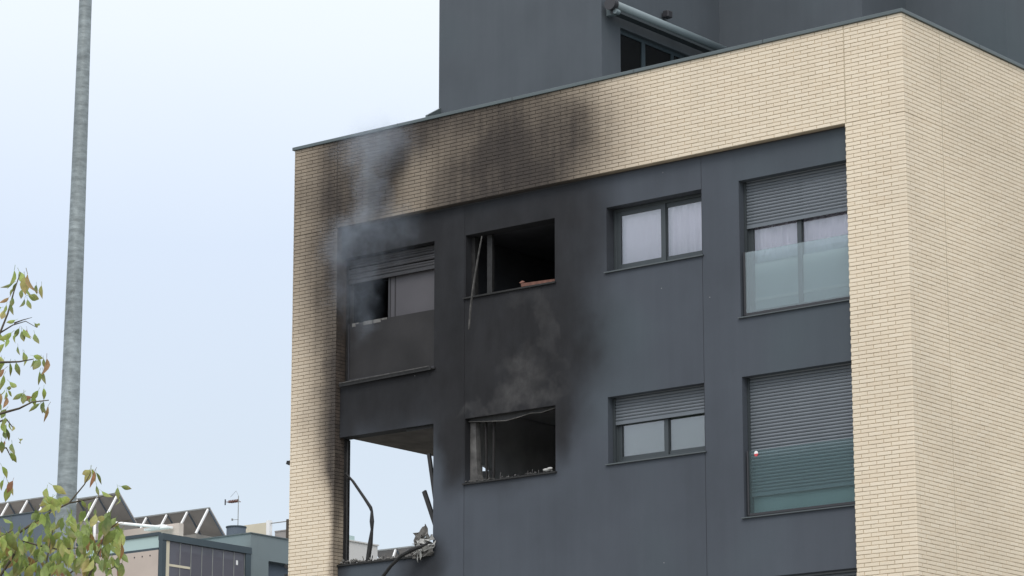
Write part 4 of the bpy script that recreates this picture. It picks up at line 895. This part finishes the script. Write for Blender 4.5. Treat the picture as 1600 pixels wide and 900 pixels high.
# glazed terrace
fr = MB()
fr.box(XC - .14, XC + .06, YF, YT - .002, -.45, -.25)                       # long top beam
fr.box(XC - .12, XC + .04, YF, YF + .16, -2.6, -.451)                       # near post
fr.box(XC - .12, XC + .04, YT - .24, YT - .01, -2.6, -.451)                 # far post
fr.box(-46.4, XC - .141, YF, YF + .12, -.30, -.20)                          # front beam
fr.box(-46.4, XC - .141, YF + .002, YF + .118, -.735, -.665)
V_ = nb(fr.obj('veranda_frame', 'teal_frame'))
MB().box(-46.4, XC - .142, YF + .04, YF + .06, -.664, -.301).obj('mint_panel', 'mint_panel', V_)
MB().box(XC - .10, XC + .02, YF + .165, YF + .32, -2.6, -.452).obj('cream_post', 'cream_post', V_)
ny = 7; ya = YF + .33; yb = YT - .25
for i in range(ny):
    p = ya + (yb - ya) * i / ny; q = ya + (yb - ya) * (i + 1) / ny
    MB().box(XC - .03, XC - .015, p + .012, q - .012, -2.58, -.455).obj('glass_panel', 'veranda_glass', V_)
    MB().box(XC - .02, XC - .002, q - .012, q + .010, -2.58, -.455).obj('panel_edge', 'panel_edge', V_)
MB().box(XC - .012, XC, ya, ya + .9, -1.20, -1.13).obj('white_shelf', 'cream_post', V_)
MB().box(-45.5, XC - .16, YF + .13, YT - .03, -.24, -.21).obj('veranda_roof', 'mint_panel', V_)
# small print on the last panel
MB().box(XC - .014, XC - .008, YT - .62, YT - .54, -.84, -.70).obj('notice', 'white_paint', V_)
# terrace interior: table, lamp
m = MB(); m.box(-44.3, -43.3, 29.0, 30.0, -2.6, -.95); nb(m.obj('terrace_cupboard', 'blue_grey_render'))
# teal rendered stair block
m = MB(); m.box(-45.6, XC, YT, YT + .30, -2.6, .20); m.box(-45.6, XC, YT + .301, 36.6, -.56, .20); m.box(-45.6, XC, YT + .301, YT + .82, -2.6, -.561); m.box(-45.6, XC - .3, YT + .821, 36.6, -2.6, -.561)
o = nb(m.obj('stair_block', 'teal_render'))
MB().box(-45.65, XC + .03, YT - .03, 36.65, .201, .235).obj('coping', 'coping_metal', o)
MB().box(XC - .28, XC - .25, YT + .82, 36.6, -2.6, -.562).obj('recess', 'blue_grey_render', o)
m = MB(); m.box(-64, XC, YT + .01, 60, GZ, -2.601); nb(m.obj('rear_floors', 'blue_grey_render'))
# chimney
t = root('chimney', 'short dark round chimney on the teal stair block', 'chimney', (-45.3, 33.8, .2))
m = MB(); m.tube([(-45.3, 33.8, .3), (-45.3, 33.8, .86)], .31, 20); under(t, m.obj('shaft', 'blue_grey_render'))
m = MB(); m.tube([(-45.3, 33.8, .861), (-45.3, 33.8, .90)], .335, 20); under(t, m.obj('cap', 'teal_frame'))
# aerial
t = root('television_aerial', 'thin television aerial standing behind the round chimney', 'aerial', (-46.14, 34.757, .2))
m = MB(); m.tube([(-46.14, 34.757, .2), (-46.14, 34.757, 2.1)], .014, 6); under(t, m.obj('mast', 'panel_edge'))
m = MB(); m.tube([(-46.75, 34.757, 1.96), (-46.10, 34.757, 1.96)], .008, 5)
for k in range(6): xx = -46.55 + k * .075; m.tube([(xx, 34.62, 1.93), (xx, 34.9, 1.93)], .012, 5); m.box(xx - .016, xx + .016, 34.74, 34.77, 1.91, 2.0)
under(t, m.obj('yagi', 'rust'))
m = MB(); m.box(-46.74, -46.71, 34.74, 34.77, 1.86, 2.05); under(t, m.obj('reflector', 'dark_plastic'))
m = MB(); m.tube([(-46.14, 34.757, 2.1), (-46.25, 34.757, 2.28), (-46.5, 34.757, 2.1)], .006, 5); m.tube([(-46.4, 34.757, 1.35), (-46.12, 34.757, 1.33)], .008, 5); m.box(-46.42, -46.38, 34.74, 34.78, 1.32, 1.39); under(t, m.obj('dipole', 'panel_edge'))
# pale parapet behind the stair block
t = root('roof_parapet', 'pale parapet wall with a white end post behind the aerial', 'parapet wall', (-47, 36.757, .3))
m = MB(); m.box(-47.75, -46.74, 36.75, 36.85, .24, 1.54); under(t, m.obj('panel', 'cream_post'))
m = MB(); m.box(-46.74, -46.60, 36.73, 36.87, .24, 1.60); under(t, m.obj('post', 'white_paint'))
m = MB(); m.tube([(-46.6, 36.8, 1.50), (-45.86, 36.8, 1.50)], .018, 6); under(t, m.obj('handrail', 'panel_edge'))
m = MB(); m.box(-45.88, -45.80, 36.76, 36.84, .24, 1.56); under(t, m.obj('end_post', 'bark'))
m = MB(); m.box(-46.55, -45.9, 36.95, 37.2, .24, 1.22); m.box(-46.55, -45.9, 36.93, 37.22, 1.221, 1.26); under(t, m.obj('plant_box', 'solar_back'))

# solar racks
def rack(x0, x1, y0, zt, n, label, drop=.86, back=.80, fwd=.55, first=None):
    t = root('solar_rack', label, 'solar panels', ((x0 + x1) / 2, y0, zt - drop), group='rows of tilted solar panels on the distant roofs')
    pw = (x1 - x0) / n
    for i in range(n):
        a1, b1 = x0 + i * pw + .012, x0 + (i + 1) * pw - .012
        m = MB(); m.prism([(y0, zt), (y0 + .03, zt + .03), (y0 + back + .03, zt - drop + .03), (y0 + back, zt - drop)], 0, a1, b1); pn = under(t, m.obj('solar_panel', 'solar_back'))
        m = MB(); m.box(a1, b1, y0 - .03, y0 + .035, zt + .0, zt + .045); m.obj('edge_rail', 'panel_edge', pn)
        m = MB(); m.bar((b1 - .02, y0 + .0, zt - .04), (b1 - .02, y0 + back - .03, zt - drop - .03), .03, .04); m.obj('joint_rail', 'blue_grey_render', pn)
        m = MB(); m.bar((b1 - .05, y0 - .02, zt - .02), (b1 - .05, y0 - fwd, zt - drop), .055, .055); under(t, m.obj('strut', 'white_paint'))
    m = MB(); m.box(x0, x1, y0 - fwd - .05, y0 + back + .05, GZ, zt - drop - .03); under(t, m.obj('roof_base', 'paving'))
    return t
rack(-50.4, -46.68, 34.0, 1.645, 4, 'row of tilted solar panels between the veranda and the round chimney')
rack(-52.5, -48.78, 32.0, 2.09, 4, 'row of tilted solar panels with its peak just right of the lamp post')
rack(-61.3, -56.4, 36.0, 3.27, 5, 'row of tilted solar panels left of the lamp post at the picture edge')
# seen through the burnt-out opening
rack(-42.45, -39.6, 37.26, .235, 3, 'low row of grey solar panels seen through the burnt-out opening', drop=.52, back=.45, fwd=.25)
NP = root('far_building', 'pale building end with a small teal chimney seen through the burnt-out opening', 'building', (-41, 33, GZ))
m = MB(); m.box(-40.05, -39.734, 31.6, 34.257, GZ, -.18); under(NP, m.obj('wall', 'pale_wall'))
m = MB(); m.box(-40.08, -39.70, 31.57, 34.29, -.179, -.14); under(NP, m.obj('coping', 'pale_wall'))
m = MB(); m.box(-40.0, -39.75, 32.6, 33.2, -.139, .0); under(NP, m.obj('chimney', 'mint_panel'))
m = MB(); m.box(-42.5, -38.0, 34.3, 38.5, GZ, -.9); under(NP, m.obj('rear_wing', 'blue_grey_render'))
